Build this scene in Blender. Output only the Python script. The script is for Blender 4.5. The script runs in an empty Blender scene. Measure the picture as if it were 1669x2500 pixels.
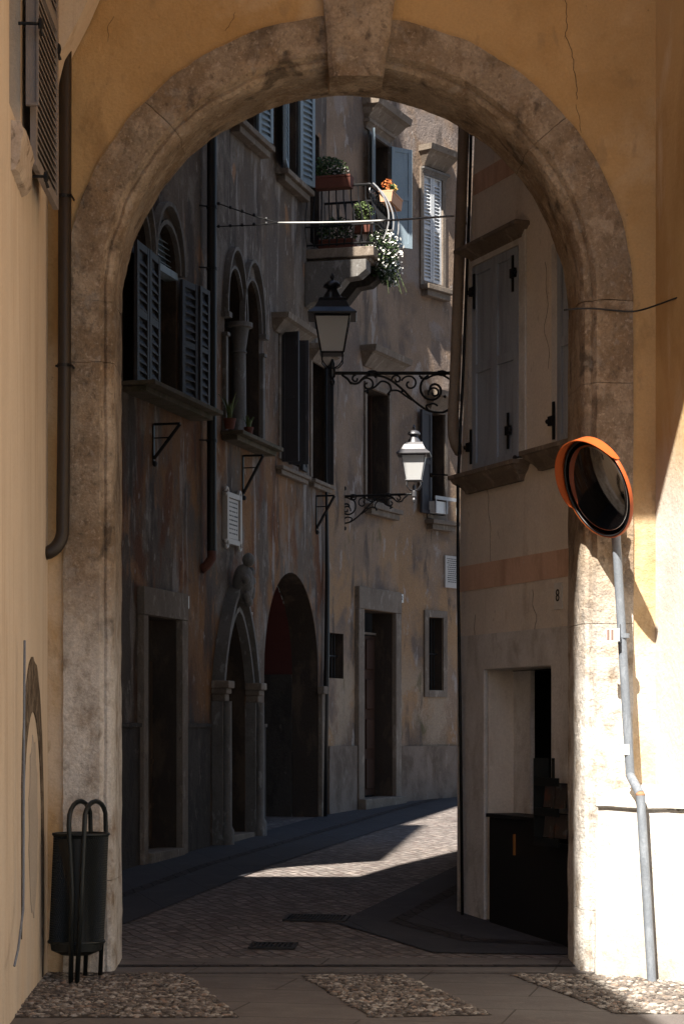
import bpy, math, random
from mathutils import Vector, Matrix, noise
from mathutils.geometry import tessellate_polygon
random.seed(7)
S = bpy.context.scene
C = bpy.context.collection
R = math.radians

# ------------------------------------------------------------------ camera
FPX, CXP, HZ, EYE = 5200.0, 834.5, 1780.0, 1.64      # photo: 1669 x 2500, horizon row 1780
cd = bpy.data.cameras.new("camera"); cam = bpy.data.objects.new("camera", cd); C.objects.link(cam)
cam.location = (0, 0, EYE); cam.rotation_euler = (R(90), 0, 0)
cd.sensor_fit = 'VERTICAL'; cd.sensor_height = 36; cd.lens = FPX/2500*36
cd.shift_y = (HZ-1250)/2500; cd.clip_end = 500; cd.clip_start = 0.05
S.camera = cam

# ------------------------------------------------------------------ light
SUN = Vector((0.42, 1.0, -1.4))                       # direction the sunlight travels
w = bpy.data.worlds.new("World"); S.world = w; w.use_nodes = True
nt = w.node_tree
sky = nt.nodes.new("ShaderNodeTexSky"); sky.sky_type = 'NISHITA'; sky.sun_disc = False
sky.sun_elevation = math.atan2(1.4, math.hypot(.42, 1)); sky.sun_rotation = math.atan2(-.42, -1.0) % (2*math.pi)
bg = nt.nodes["Background"]; bg.inputs[1].default_value = 0.05
nt.links.new(sky.outputs[0], bg.inputs[0])
sd = bpy.data.lights.new("sun", 'SUN'); sd.energy = 5.0; sd.angle = R(0.53); sd.color = (1, .93, .83)
so = bpy.data.objects.new("sun", sd); C.objects.link(so); so.location = (-8, -10, 30)
so.rotation_euler = SUN.to_track_quat('-Z', 'Y').to_euler()
S.view_settings.view_transform = 'Standard'; S.view_settings.look = 'None'
S.view_settings.exposure = 1.65; S.view_settings.gamma = 1
try:
    S.cycles.max_bounces = 8; S.cycles.diffuse_bounces = 6; S.cycles.sample_clamp_indirect = 6
except Exception: pass

# ------------------------------------------------------------------ helpers
def px3(x, y, Z):
    return Vector(((x-CXP)/FPX*Z, Z, EYE+(HZ-y)/FPX*Z))
def gz(Y):                                            # street surface height
    if Y <= 14.5: return 0.0
    if Y <= 20.5: return .055*(Y-14.5)
    return .33+.032*(Y-20.5)

class MB:
    def __init__(s): s.v = []; s.f = []
    def add(s, vs, fs):
        k = len(s.v); s.v += [Vector(a) for a in vs]; s.f += [tuple(k+i for i in f) for f in fs]; return s
    def box(s, o, a, b, c):
        o, a, b, c = map(Vector, (o, a, b, c))
        if a.cross(b).dot(c) < 0: a, b = b, a
        vs = [o, o+a, o+a+b, o+b, o+c, o+a+c, o+a+b+c, o+b+c]
        return s.add(vs, [(3,2,1,0),(4,5,6,7),(0,1,5,4),(1,2,6,5),(2,3,7,6),(3,0,4,7)])
    def tube(s, pts, r, n=8, cap=True):
        pts = [Vector(p) for p in pts]; k = len(s.v); up = None
        rr = r if isinstance(r, (list, tuple)) else [r]*len(pts)
        for i, p in enumerate(pts):
            d = (pts[min(i+1, len(pts)-1)]-pts[max(i-1, 0)]).normalized()
            if up is None: up = d.orthogonal().normalized()
            up = (up-d*up.dot(d)); up = up.normalized() if up.length > 1e-6 else d.orthogonal().normalized()
            q = d.cross(up)
            for j in range(n):
                a = 2*math.pi*j/n; s.v.append(p+(up*math.cos(a)+q*math.sin(a))*rr[i])
        for i in range(len(pts)-1):
            for j in range(n):
                a = k+i*n+j; b = k+i*n+(j+1) % n
                s.f.append((a, b, b+n, a+n))
        if cap:
            s.f.append(tuple(k+j for j in range(n))[::-1]); s.f.append(tuple(k+(len(pts)-1)*n+j for j in range(n)))
        return s
    def lathe(s, o, prof, n=16, ax=None):             # prof: (r, z)
        o = Vector(o); k = len(s.v)
        for r, z in prof:
            for j in range(n):
                a = 2*math.pi*j/n; s.v.append(o+Vector((r*math.cos(a), r*math.sin(a), z)))
        for i in range(len(prof)-1):
            for j in range(n):
                a = k+i*n+j; b = k+i*n+(j+1) % n; s.f.append((a, b, b+n, a+n))
        s.f.append(tuple(k+j for j in range(n))[::-1]); s.f.append(tuple(k+(len(prof)-1)*n+j for j in range(n)))
        return s
    def loft(s, rings, close=True, cap=True):         # rings: lists of points, same length
        k = len(s.v); n = len(rings[0])
        for r in rings: s.v += [Vector(p) for p in r]
        for i in range(len(rings)-1):
            for j in range(n if close else n-1):
                a = k+i*n+j; b = k+i*n+(j+1) % n; s.f.append((a, b, b+n, a+n))
        if cap:
            s.f.append(tuple(k+j for j in range(n))[::-1]); s.f.append(tuple(k+(len(rings)-1)*n+j for j in range(n)))
        return s
    def blob(s, o, rx, ry, rz, rot=0, seg=6, rings=4):
        k = len(s.v); o = Vector(o); m = Matrix.Rotation(rot, 3, 'Z')
        s.v.append(o+Vector((0, 0, rz)))
        for i in range(1, rings):
            t = math.pi*i/rings
            for j in range(seg):
                a = 2*math.pi*j/seg
                s.v.append(o+m@Vector((rx*math.sin(t)*math.cos(a), ry*math.sin(t)*math.sin(a), rz*math.cos(t))))
        s.v.append(o-Vector((0, 0, rz))); e = len(s.v)-1
        for j in range(seg):
            s.f.append((k, k+1+j, k+1+(j+1) % seg)); q = k+1+(rings-2)*seg
            s.f.append((e, q+(j+1) % seg, q+j))
        for i in range(rings-2):
            for j in range(seg):
                a = k+1+i*seg+j; b = k+1+i*seg+(j+1) % seg; s.f.append((a, a+seg, b+seg, b))
        return s

ROOT = {}
def wloc(o):
    p = Vector((0, 0, 0))
    while o is not None: p += Vector(o.location); o = o.parent
    return p
def tag(o, label=None, cat=None, group=None, kind=None):
    if label: o['label'] = label
    if cat: o['category'] = cat
    if group: o['group'] = group
    if kind: o['kind'] = kind
    return o
def empty(name, loc, label, cat, group=None):
    o = bpy.data.objects.new(name, None); C.objects.link(o); o.location = loc; o.empty_display_size = .1
    return tag(o, label, cat, group)
def obj(name, mb, mat, parent=None, smooth=False, bevel=0, label=None, base=None):
    vs = mb.v
    if parent is not None: off = wloc(parent)
    elif base is not None: off = Vector(base)
    else:
        xs = [v.x for v in vs]; ys = [v.y for v in vs]; zs = [v.z for v in vs]
        off = Vector(((min(xs)+max(xs))/2, (min(ys)+max(ys))/2, min(zs)))
    me = bpy.data.meshes.new(name); me.from_pydata([v-off for v in vs], [], mb.f); me.update()
    if smooth:
        for p in me.polygons: p.use_smooth = True
    o = bpy.data.objects.new(name, me); C.objects.link(o)
    if parent is not None: o.parent = parent
    else: o.location = off
    me.materials.append(mat)
    if smooth == 'auto':
        try:
            me.set_sharp_from_angle(angle=R(35))
        except Exception: pass
    if bevel:
        m = o.modifiers.new("bevel", 'BEVEL'); m.width = bevel; m.segments = 2; m.limit_method = 'ANGLE'; m.angle_limit = R(40)
    if label: o['label'] = label
    return o

class Frame:                                          # a vertical wall plane: u along, w outward, z up
    def __init__(s, o, d, flip=1):
        s.o = Vector((o[0], o[1], 0)); s.t = Vector((d[0], d[1], 0)).normalized()
        s.n = Vector((s.t.y, -s.t.x, 0))*flip
    def P(s, u, w, z): return s.o+s.t*u+s.n*w+Vector((0, 0, z))
    def px(s, x, y, w=0):
        k = (x-CXP)/FPX; o = s.o+s.n*w
        u = (k*o.y-o.x)/(s.t.x-k*s.t.y); Z = o.y+u*s.t.y
        return u, EYE+(HZ-y)/FPX*Z
    def U(s, x, w=0): return s.px(x, 0, w)[0]
    def box(s, mb, u0, u1, w0, w1, z0, z1):
        mb.box(s.P(u0, w0, z0), s.t*(u1-u0), s.n*(w1-w0), Vector((0, 0, z1-z0))); return mb
    def prism(s, mb, poly, w0, w1):                   # poly of (u, z) extruded in w
        k = len(mb.v); n = len(poly)
        area = sum(poly[i][0]*poly[(i+1) % n][1]-poly[(i+1) % n][0]*poly[i][1] for i in range(n))
        if area < 0: poly = poly[::-1]
        tri = tessellate_polygon([[Vector((a, b, 0)) for a, b in poly]])
        mb.v += [s.P(a, w1, b) for a, b in poly]+[s.P(a, w0, b) for a, b in poly]
        for t in tri:
            mb.f.append(tuple(k+i for i in t)); mb.f.append(tuple(k+n+i for i in t[::-1]))
        for i in range(n):
            j = (i+1) % n; mb.f.append((k+i, k+n+i, k+n+j, k+j))
        return mb
    def sheet(s, mb, outline, holes, w=0, depth=.25, rv=None):  # face with holes and reveals
        loops = [outline]+holes; pts = [p for l in loops for p in l]
        tri = tessellate_polygon([[Vector((a, b, 0)) for a, b in l] for l in loops])
        k = len(mb.v); mb.v += [s.P(a, w, b) for a, b in pts]
        for t in tri: mb.f.append(tuple(k+i for i in t))
        for h in holes:
            if rv is not None: mb = MB(); rv.append(mb)
            q = len(mb.v); n = len(h)
            mb.v += [s.P(a, w, b) for a, b in h]+[s.P(a, w-depth, b) for a, b in h]
            for i in range(n):
                j = (i+1) % n; mb.f.append((q+i, q+j, q+n+j, q+n+i))
        return mb

def arch(u0, u1, zb, zs, za, n=14, pointed=False):    # arched opening outline
    c = (u0+u1)/2; r = (u1-u0)/2; h = za-zs; pts = [(u0, zb)]
    for i in range(n+1):
        t = math.pi-math.pi*i/n
        if pointed:
            x = math.cos(t); s_ = (1-abs(x)**1.55)
            z = zs+h*(s_ if s_ > 0 else 0)**.78
        else: x = math.cos(t); z = zs+h*math.sin(t)
        pts.append((c+r*x, z))
    pts.append((u1, zb)); return pts
def rect(u0, u1, z0, z1): return [(u0, z0), (u0, z1), (u1, z1), (u1, z0)]
def ring(F, mb, u0, u1, zs, za, th, w0, w1, n=16, pointed=False, zb=None):   # moulding round an arch
    inn = arch(u0, u1, zb if zb is not None else zs, zs, za, n, pointed)
    out = arch(u0-th, u1+th, zb if zb is not None else zs, zs, za+th*1.1, n, pointed)
    if zb is None: inn, out = inn[1:-1], out[1:-1]
    F.prism(mb, out+inn[::-1], w0, w1); return mb

# ------------------------------------------------------------------ materials
def nodes(name):
    m = bpy.data.materials.new(name); m.use_nodes = True; t = m.node_tree
    return m, t, t.nodes["Principled BSDF"]
def layered(name, base, layers=(), rough=.9, bump=(40, .004), bump2=None, var=.12, spec=.25, tex=None, metal=0):
    """base colour with noise-masked layers; layer: (colour, (sx,sy,sz), lo, hi, fac[, z0, z1])"""
    m, t, b = nodes(name); N = t.nodes.new; L = t.links.new
    geo = N("ShaderNodeNewGeometry")
    sepz = N("ShaderNodeSeparateXYZ"); L(geo.outputs["Position"], sepz.inputs[0])
    def nz(sc, det=6, rg=.6, off=0, dist=0):
        mp = N("ShaderNodeMapping"); mp.inputs["Scale"].default_value = sc if isinstance(sc, (tuple, list)) else (sc,)*3
        mp.inputs["Location"].default_value = (off*3.1, off*1.7, off*2.3)
        L(geo.outputs["Position"], mp.inputs[0]); n = N("ShaderNodeTexNoise"); n.inputs["Scale"].default_value = 1
        n.inputs["Detail"].default_value = det; n.inputs["Roughness"].default_value = rg; n.inputs["Distortion"].default_value = dist
        L(mp.outputs[0], n.inputs[0]); return n.outputs["Fac"]
    def rng(v, a, b_, c=0, d=1):
        r = N("ShaderNodeMapRange"); r.inputs[1].default_value = a; r.inputs[2].default_value = b_
        r.inputs[3].default_value = c; r.inputs[4].default_value = d; L(v, r.inputs[0]); return r.outputs[0]
    def mul(a, b_):
        x = N("ShaderNodeMath"); x.operation = 'MULTIPLY'; L(a, x.inputs[0])
        if isinstance(b_, float): x.inputs[1].default_value = b_
        else: L(b_, x.inputs[1])
        return x.outputs[0]
    def mix(f, a, b_, mode='MIX'):
        x = N("ShaderNodeMix"); x.data_type = 'RGBA'; x.blend_type = mode
        if isinstance(f, float): x.inputs[0].default_value = f
        else: L(f, x.inputs[0])
        for i, q in ((6, a), (7, b_)):
            if isinstance(q, tuple): x.inputs[i].default_value = (*q, 1)
            else: L(q, x.inputs[i])
        return x.outputs[2]
    col = mix(rng(nz(1.7, 4, .6, 9), .3, .7, 0, 1), tuple(base), tuple(c*(1-var*1.6) for c in base))
    for i, l in enumerate(layers):
        f = rng(nz(l[1], 7, .62, i+1, .3), l[2], l[3]); f = mul(f, float(l[4]))
        if len(l) > 5: f = mul(f, rng(sepz.outputs[2], l[5], l[6], 0, 1))
        col = mix(f, col, tuple(l[0]))
    sp = rng(nz(55, 3, .7, 4), .3, .75, 1-var, 1+var)
    cm = N("ShaderNodeCombineColor"); [L(sp, cm.inputs[i]) for i in range(3)]
    col = mix(1.0, col, cm.outputs[0], 'MULTIPLY')
    h = nz(bump[0], 8, .65, 2)
    bp = N("ShaderNodeBump"); bp.inputs["Distance"].default_value = bump[1]; bp.inputs["Strength"].default_value = 1
    L(h, bp.inputs["Height"]); last = bp
    if bump2:
        b2 = N("ShaderNodeBump"); b2.inputs["Distance"].default_value = bump2[1]; L(nz(bump2[0], 5, .6, 5), b2.inputs["Height"])
        L(bp.outputs[0], b2.inputs["Normal"]); last = b2
    if tex:
        c2, hh, hd = tex(t, geo, N, L, mix, rng, mul, col, nz)
        if c2 is not None: col = c2
        if hh is not None:
            b3 = N("ShaderNodeBump"); b3.inputs["Distance"].default_value = hd; L(hh, b3.inputs["Height"])
            L(last.outputs[0], b3.inputs["Normal"]); last = b3
    L(last.outputs[0], b.inputs["Normal"]); L(col, b.inputs["Base Color"])
    b.inputs["Roughness"].default_value = rough; b.inputs["Specular IOR Level"].default_value = spec
    b.inputs["Metallic"].default_value = metal
    return m
def plain(name, c, rough=.6, metal=0, spec=.5, bump=(60, .0008), var=.1, **k):
    return layered(name, c, k.get('layers', ()), rough, bump, None, var, spec, None, metal)

def setts(sx, sy, ang, mort, vcol, hd=.012, ms=.11, warp=1.0):
    def f(t, geo, N, L, mix, rng, mul, col, nz):
        mp = N("ShaderNodeMapping"); mp.inputs["Rotation"].default_value = (0, 0, ang)
        # warp so courses wander like arcs
        wv = N("ShaderNodeVectorMath"); wv.operation = 'ADD'
        sn = N("ShaderNodeCombineXYZ"); L(mul(nz(.9, 2, .5, 7), .5*warp), sn.inputs[1]); L(mul(nz(1.3, 2, .5, 8), .3*warp), sn.inputs[0])
        L(geo.outputs["Position"], wv.inputs[0]); L(sn.outputs[0], wv.inputs[1])
        L(wv.outputs[0], mp.inputs[0])
        br = N("ShaderNodeTexBrick"); br.inputs["Scale"].default_value = 1
        br.inputs["Brick Width"].default_value = sx; br.inputs["Row Height"].default_value = sy
        br.inputs["Mortar Size"].default_value = sy*ms; br.inputs["Mortar Smooth"].default_value = .6
        br.inputs["Color1"].default_value = (.35, .35, .35, 1); br.inputs["Color2"].default_value = (1.35, 1.35, 1.35, 1)
        br.inputs["Mortar"].default_value = (.8, .8, .8, 1); L(mp.outputs[0], br.inputs[0])
        c = mix(float(vcol), col, mix(1.0, col, br.outputs["Color"], 'MULTIPLY'))
        c = mix(mul(br.outputs["Fac"], .85), c, tuple(mort))
        inv = rng(br.outputs["Fac"], 0, 1, 1, 0)
        return c, inv, hd
    return f

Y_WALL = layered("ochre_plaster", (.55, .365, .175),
    [((.41, .25, .10), (.7, .7, .9), .48, .64, .8), ((.64, .50, .34), (1.1, 1.1, .8), .54, .72, .7), ((.66, .56, .44), (1.2, 1.2, .9), .36, .55, .8, 3.4, 2.2),  # pale lower layer: sunlit whitening painted over ochre, plus some paler plaster
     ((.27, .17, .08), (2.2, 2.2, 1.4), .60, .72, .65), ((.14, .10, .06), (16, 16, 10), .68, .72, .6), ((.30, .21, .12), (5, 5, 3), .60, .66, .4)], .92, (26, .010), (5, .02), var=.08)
Y_SIDE = layered("pale_ochre_plaster", (.66, .54, .41),
    [((.68, .58, .46), (4, 4, .35), .45, .65, .7), ((.50, .37, .25), (9, 9, .5), .54, .66, .65),
     ((.18, .13, .09), (20, 20, 3), .71, .74, .7), ((.52, .46, .40), (3, 3, .5), .5, .7, .6, 2.6, .6)], .92, (26, .006), (3, .012), var=.06)
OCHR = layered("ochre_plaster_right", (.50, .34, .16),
    [((.36, .22, .09), (1.2, 1.2, .5), .46, .60, .85), ((.56, .45, .32), (3, 3, .8), .56, .68, .7), ((.62, .585, .54), (1.2, 1.2, 1.2), 0, .01, 1.0, 3.6, 3.0), ((.46, .42, .37), (2.5, 2.5, 1.2), .52, .66, .6, 3.2, 2.4),  # pale layers low down paint the sun's glare onto ochre plaster
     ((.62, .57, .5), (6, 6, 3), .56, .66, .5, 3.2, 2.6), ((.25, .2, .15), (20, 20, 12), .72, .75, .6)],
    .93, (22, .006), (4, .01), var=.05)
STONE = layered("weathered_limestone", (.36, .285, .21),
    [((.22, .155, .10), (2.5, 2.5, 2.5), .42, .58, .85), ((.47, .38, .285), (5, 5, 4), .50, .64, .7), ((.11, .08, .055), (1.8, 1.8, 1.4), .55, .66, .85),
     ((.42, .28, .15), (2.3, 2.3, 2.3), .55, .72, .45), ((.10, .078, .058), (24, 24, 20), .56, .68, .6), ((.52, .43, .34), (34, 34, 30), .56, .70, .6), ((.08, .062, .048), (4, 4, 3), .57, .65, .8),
     ((.66, .63, .59), (5, 5, 4), .30, .54, .9, 2.8, 1.9), ((.32, .28, .24), (9, 9, 7), .57, .65, .6)], .95, (40, .012), (9, .02), var=.2)  # pale layer low down paints the sunlit jamb white
STONE_D = layered("grey_trim_stone", (.22, .18, .145), [((.15, .12, .095), (5, 5, 3), .5, .60, .7), ((.34, .295, .25), (9, 9, 4), .56, .64, .6), ((.06, .05, .04), (18, 18, 10), .64, .68, .6)], .92, (40, .006), var=.18)
STONE_L = layered("blue_grey_stone_trim", (.175, .165, .155), [((.12, .11, .10), (6, 6, 3), .5, .60, .7), ((.32, .32, .32), (12, 12, 5), .58, .64, .5)], .9, (40, .005), var=.15)
STONE_K = layered("dark_exposed_stone", (.13, .095, .065), [((.24, .19, .14), (12, 12, 8), .5, .58, .8), ((.05, .04, .03), (9, 9, 9), .54, .6, .8)], .95, (34, .01), var=.2)
SILL_D = layered("mossy_dark_sill_stone", (.12, .10, .075), [((.07, .065, .04), (6, 6, 6), .48, .58, .8), ((.2, .17, .14), (12, 12, 9), .6, .66, .5)], .95, (34, .008), var=.15)
SHADE_CRACK = layered("reveal_shade_and_crack_stone", (.055, .042, .034), [((.10, .07, .05), (5, 5, 2), .5, .62, .7)], .95, (30, .008))  # shade of deep openings painted into the stone colour; also colours cracks
FAC_L = layered("old_frescoed_plaster", (.16, .122, .095),
    [((.105, .088, .078), (1.2, .6, .5), .44, .56, .85), ((.225, .195, .17), (2, 1.3, 1.0), .51, .58, .7),
     ((.24, .115, .045), (1.5, .9, .55), .44, .54, .85, 6.4, 4.2), ((.12, .045, .02), (2, 1.6, .8), .52, .60, .85, 6.5, 4.0), ((.34, .18, .09), (3, 2.2, 1.2), .60, .66, .7),
     ((.31, .28, .26), (5, 5, .8), .57, .63, .65), ((.06, .05, .046), (3, 2.6, .6), .55, .63, .85), ((.05, .043, .04), (1.4, 1.0, .8), .38, .58, .9, 2.9, 1.3), ((.38, .35, .33), (14, 12, 5), .62, .67, .5), ((.07, .06, .055), (20, 14, 9), .62, .68, .5)],  # dark low layer: street shade painted in together with dirt at the base
    .95, (30, .012), (6, .02), var=.22)
FAC_M = layered("brown_plaster", (.30, .215, .155),
    [((.27, .235, .22), (1.5, 1.2, 1.2), .49, .57, .6, 4.5, 7), ((.14, .11, .095), (1.6, 1.2, .9), .5, .58, .75), ((.36, .22, .115), (1.5, 1.1, 1.2), .44, .56, .8, 5.6, 3.6),
     ((.34, .27, .2), (1.6, 1.2, 1.3), .49, .56, .8, 2.9, 2.2), ((.08, .065, .052), (1.4, 1, 1), .42, .58, .85, 1.9, 1.1), ((.37, .34, .32), (5, 4, 1.8), .60, .64, .6), ((.085, .07, .062), (4, 3, .7), .57, .64, .75), ((.09, .085, .04), (3, 2.5, 1), .62, .68, .7, 5.5, 4), ((.35, .31, .28), (16, 12, 7), .63, .68, .45)],
    .95, (30, .010), (6, .015), var=.2)
FAC_R = layered("cream_grey_plaster", (.76, .695, .62),
    [((.66, .61, .56), (2, 2, 1.2), .48, .62, .6), ((.42, .35, .29), (4, 4, .5), .56, .68, .5), ((.24, .20, .17), (5, 5, 2), .46, .60, .8, 1.1, .1), ((.30, .25, .21), (14, 14, 6), .66, .70, .6), ((.70, .65, .58), (1.2, 1.2, 3), .55, .58, .5)], .92, (24, .008), (4, .02), var=.10)
BAND = layered("peach_painted_band", (.68, .47, .36), [((.42, .27, .19), (3, 3, 1), .48, .62, .7), ((.60, .52, .44), (14, 14, 8), .66, .70, .7)], .92, (24, .006), var=.08)
RSTONE = layered("pale_door_stone", (.66, .65, .64), [((.30, .27, .24), (5, 5, 3), .5, .7, .6), ((.12, .10, .08), (6, 6, 4), .5, .66, .8, .8, .1)], .9, (30, .01), var=.12)
PLINTH = layered("dark_plinth_render", (.062, .052, .045), [((.035, .03, .027), (5, 5, 2), .48, .58, .8), ((.14, .12, .1), (7, 7, 4), .6, .66, .5)], .95, (24, .015))
PLINTH_M = layered("grey_plinth_render", (.23, .185, .155), [((.11, .085, .065), (3, 3, 2), .45, .62, .85), ((.30, .26, .22), (7, 7, 4), .6, .7, .5)], .95, (24, .012))
RED = plain("dark_red_plaster", (.085, .018, .014), .9)
VOIDM = plain("unlit_interior", (.012, .011, .011), .9)
GLASSD = plain("dark_window_glass", (.012, .014, .018), .12, spec=.6, bump=(3, .0005))
SH_BLUE = layered("blue_grey_shutter_paint", (.33, .38, .46), [((.15, .17, .21), (9, 9, 1), .5, .7, .6), ((.30, .30, .30), (30, 30, 3), .68, .72, .5)], .6, (60, .002), var=.08)
SH_PALE = layered("pale_blue_shutter_paint", (.26, .33, .38), [((.14, .18, .22), (9, 9, 1), .5, .7, .6), ((.5, .5, .5), (30, 30, 3), .62, .72, .5)], .6, (60, .002), var=.1)
SH_DARK = layered("slate_shutter_paint", (.042, .040, .045), [((.05, .05, .055), (9, 9, 1), .5, .7, .6), ((.16, .15, .15), (30, 30, 3), .66, .72, .5)], .65, (60, .002), var=.1)
SH_WHITE = layered("white_shutter_paint", (.62, .64, .66), [((.3, .32, .35), (9, 9, 1), .55, .7, .6)], .6, (60, .002), var=.1)
SH_GREY = layered("grey_shutter_paint", (.27, .235, .215), [((.18, .15, .13), (9, 9, 1), .55, .7, .5)], .6, (60, .001), var=.08)
WOOD = layered("dark_brown_wood", (.06, .03, .02), [((.04, .02, .014), (20, 20, 1), .5, .7, .7)], .6, (60, .002))
WOOD_O = layered("worn_grey_wood", (.10, .07, .05), [((.26, .17, .10), (9, 9, 2), .5, .6, .8, 1.9, .9), ((.03, .025, .02), (12, 12, 2), .5, .6, .7)], .8, (40, .005))
IRON = plain("black_iron", (.012, .012, .013), .55, .4)
IRON_L = plain("grey_painted_iron", (.36, .36, .37), .45, .3)
LAMPM = plain("black_lamp_enamel", (.02, .022, .028), .28, .3, bump=(8, .001))
LAMPS = plain("silver_grey_lamp_metal", (.09, .088, .095), .42, .3, bump=(8, .001))
PIPE_B = plain("dark_brown_downpipe", (.035, .024, .016), .5, .2)
PIPE_K = plain("black_downpipe", (.006, .006, .007), .5, .1)
PIPE_R = plain("rusty_pipe", (.12, .04, .025), .8)
PIPE_C = layered("beige_pipe_paint", (.30, .24, .19), [((.20, .15, .11), (8, 8, 2), .5, .7, .6)], .7, (40, .002))
GALV = layered("galvanised_steel", (.21, .235, .27), [((.30, .33, .37), (20, 20, 6), .5, .6, .5), ((.15, .165, .18), (9, 9, 3), .55, .7, .5)], .55, (60, .001), metal=.2)
RUST = plain("rust_weld", (.32, .17, .09), .8)
ORANGE = plain("orange_plastic", (.42, .085, .018), .4, bump=(30, .0003), var=.04)
BLACKP = plain("black_rubber", (.01, .01, .011), .5)
BIN = plain("dark_green_steel", (.015, .019, .019), .45, .3)
BINL = plain("dark_bin_liner", (.005, .006, .006), .5)
TERRA = plain("terracotta", (.13, .04, .025), .85)
TERRA2 = plain("pale_terracotta_box", (.55, .30, .18), .85)
LEAF = layered("dark_leaf", (.035, .06, .02), [((.08, .12, .04), (20, 20, 20), .5, .6, .8)], .55, (60, .001))
LEAF2 = layered("fresh_leaf", (.10, .14, .05), [((.05, .08, .03), (20, 20, 20), .5, .6, .8)], .5, (60, .001))
PETAL = plain("white_petal", (.78, .76, .70), .7)
PETY = plain("yellow_petal", (.55, .34, .07), .7)
PETO = plain("orange_petal", (.5, .14, .03), .7)
WHITEE = plain("white_enamel", (.7, .7, .68), .35)
MARB = plain("pale_marble", (.5, .47, .44), .6)
INK = plain("black_paint", (.02, .02, .02), .6)
CABLE = plain("pale_wire_rope", (.55, .55, .55), .5)
CAST = plain("cast_iron", (.03, .03, .032), .5, .5)
CABI = plain("black_lacquer_cabinet", (.006, .006, .007), .6)
SLAB = layered("porphyry_slabs", (.15, .137, .13), [((.11, .095, .09), (2, 2, 2), .45, .62, .7), ((.21, .185, .165), (6, 6, 6), .55, .7, .4)], .85, (30, .003), (5, .004),
               tex=setts(1.6, .62, R(12), (.06, .052, .046), .10, .003, .014, .0))
SLAB_X = layered("grey_stone_paving", (.06, .06, .066), [((.05, .05, .058), (2, 2, 2), .45, .62, .7), ((.10, .10, .11), (5, 5, 5), .55, .7, .4)], .8, (30, .003),
               tex=setts(1.2, .62, R(73), (.05, .05, .055), .16, .004, .018, .0))
SETT = layered("porphyry_setts", (.205, .182, .172), [((.31, .265, .235), (14, 14, 14), .5, .6, .7), ((.12, .085, .08), (9, 9, 9), .5, .62, .7)], .8, (40, .004), (6, .006),
               tex=setts(.105, .10, R(62), (.085, .07, .06), .5, .008, .12))
GUTTER = layered("dark_sett_strip", (.06, .05, .05), [((.04, .035, .035), (9, 9, 9), .5, .6, .7)], .85, (40, .004), tex=setts(.1, .1, R(75), (.02, .02, .02), .6, .01))
BED = layered("pebble_bed_mortar", (.07, .06, .05), [((.04, .035, .03), (14, 14, 14), .5, .6, .6)], .95, (40, .006))
def pebble_mat():
    m = layered("river_pebbles", (.17, .145, .125), [((.36, .33, .29), (11, 11, 11), .50, .56, .9), ((.07, .06, .055), (13, 13, 13), .50, .56, .9), ((.27, .19, .14), (15, 15, 15), .56, .62, .8)], .75, (50, .002))
    return m
PEB = pebble_mat()

# ================================================================== GROUND
def sheet(name, poly, mat, dz, kind='structure', thick=None):
    """horizontal polygon that follows the street slope, cut every 0.5 m"""
    import bmesh
    bm = bmesh.new(); vs = [bm.verts.new((x, y, 0)) for x, y in poly]; bm.faces.new(vs)
    ys = [p[1] for p in poly]; y = math.floor(min(ys))+.5
    for cut in (14.5, 20.5):
        bmesh.ops.bisect_plane(bm, geom=bm.verts[:]+bm.edges[:]+bm.faces[:], plane_co=(0, cut, 0), plane_no=(0, 1, 0))
    bmesh.ops.triangulate(bm, faces=bm.faces[:])
    for v in bm.verts: v.co.z = gz(v.co.y)+dz
    bm.normal_update()
    for f in bm.faces:
        if f.normal.z < 0: f.normal_flip()
    me = bpy.data.meshes.new(name); bm.to_mesh(me); bm.free(); me.materials.append(mat)
    o = bpy.data.objects.new(name, me); C.objects.link(o)
    if kind: o['kind'] = kind
    return o
sheet("ground", [(-60, -40), (60, -40), (60, 90), (-60, 90)], SETT, -.008)
LO = Vector((-1.987, 20.5)); LT = .263
def lx(Z, off=0): return LO.x+LT*(Z-LO.y)+off
sheet("pavement", [(lx(15.3), 15.3), (lx(15.3, 1.3), 15.3), (lx(16.6, 1.3), 16.6), (lx(27.5, 1.3), 27.5), (2.6, 33), (2.6, 36), (1, 36), (lx(27.5), 27.5)], SLAB_X, 0)
sheet("gutter", [(lx(15.6, .62), 15.6), (lx(15.6, .74), 15.6), (lx(27.5, .74), 27.5), (2.3, 33.5), (2.15, 33.6), (lx(27.5, .62), 27.5)], GUTTER, .004)
sheet("pavement", [(-.04, 16.7), (.66, 15.25), (4, 14.95), (4, 27), (2.8, 25.5), (1.14, 20.6)], SLAB_X, 0)
sheet("gutter", [(.36, 16.75), (.9, 15.75), (2.0, 15.4), (2.0, 15.55), (1.0, 15.9), (.5, 16.78), (1.75, 21), (1.62, 21.1)], GUTTER, .004)
sheet("threshold_band", [(-2.6, 14.30), (3.2, 14.30), (3.2, 14.98), (-3.4, 14.98)], SLAB, .004)
sheet("gutter", [(-2.6, 14.60), (2.6, 14.60), (2.6, 14.68), (-2.6, 14.68)], GUTTER, .008)
sheet("path", [(-12, -30), (12, -30), (12, 14.298), (-12, 14.298)], SLAB, 0)
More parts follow.
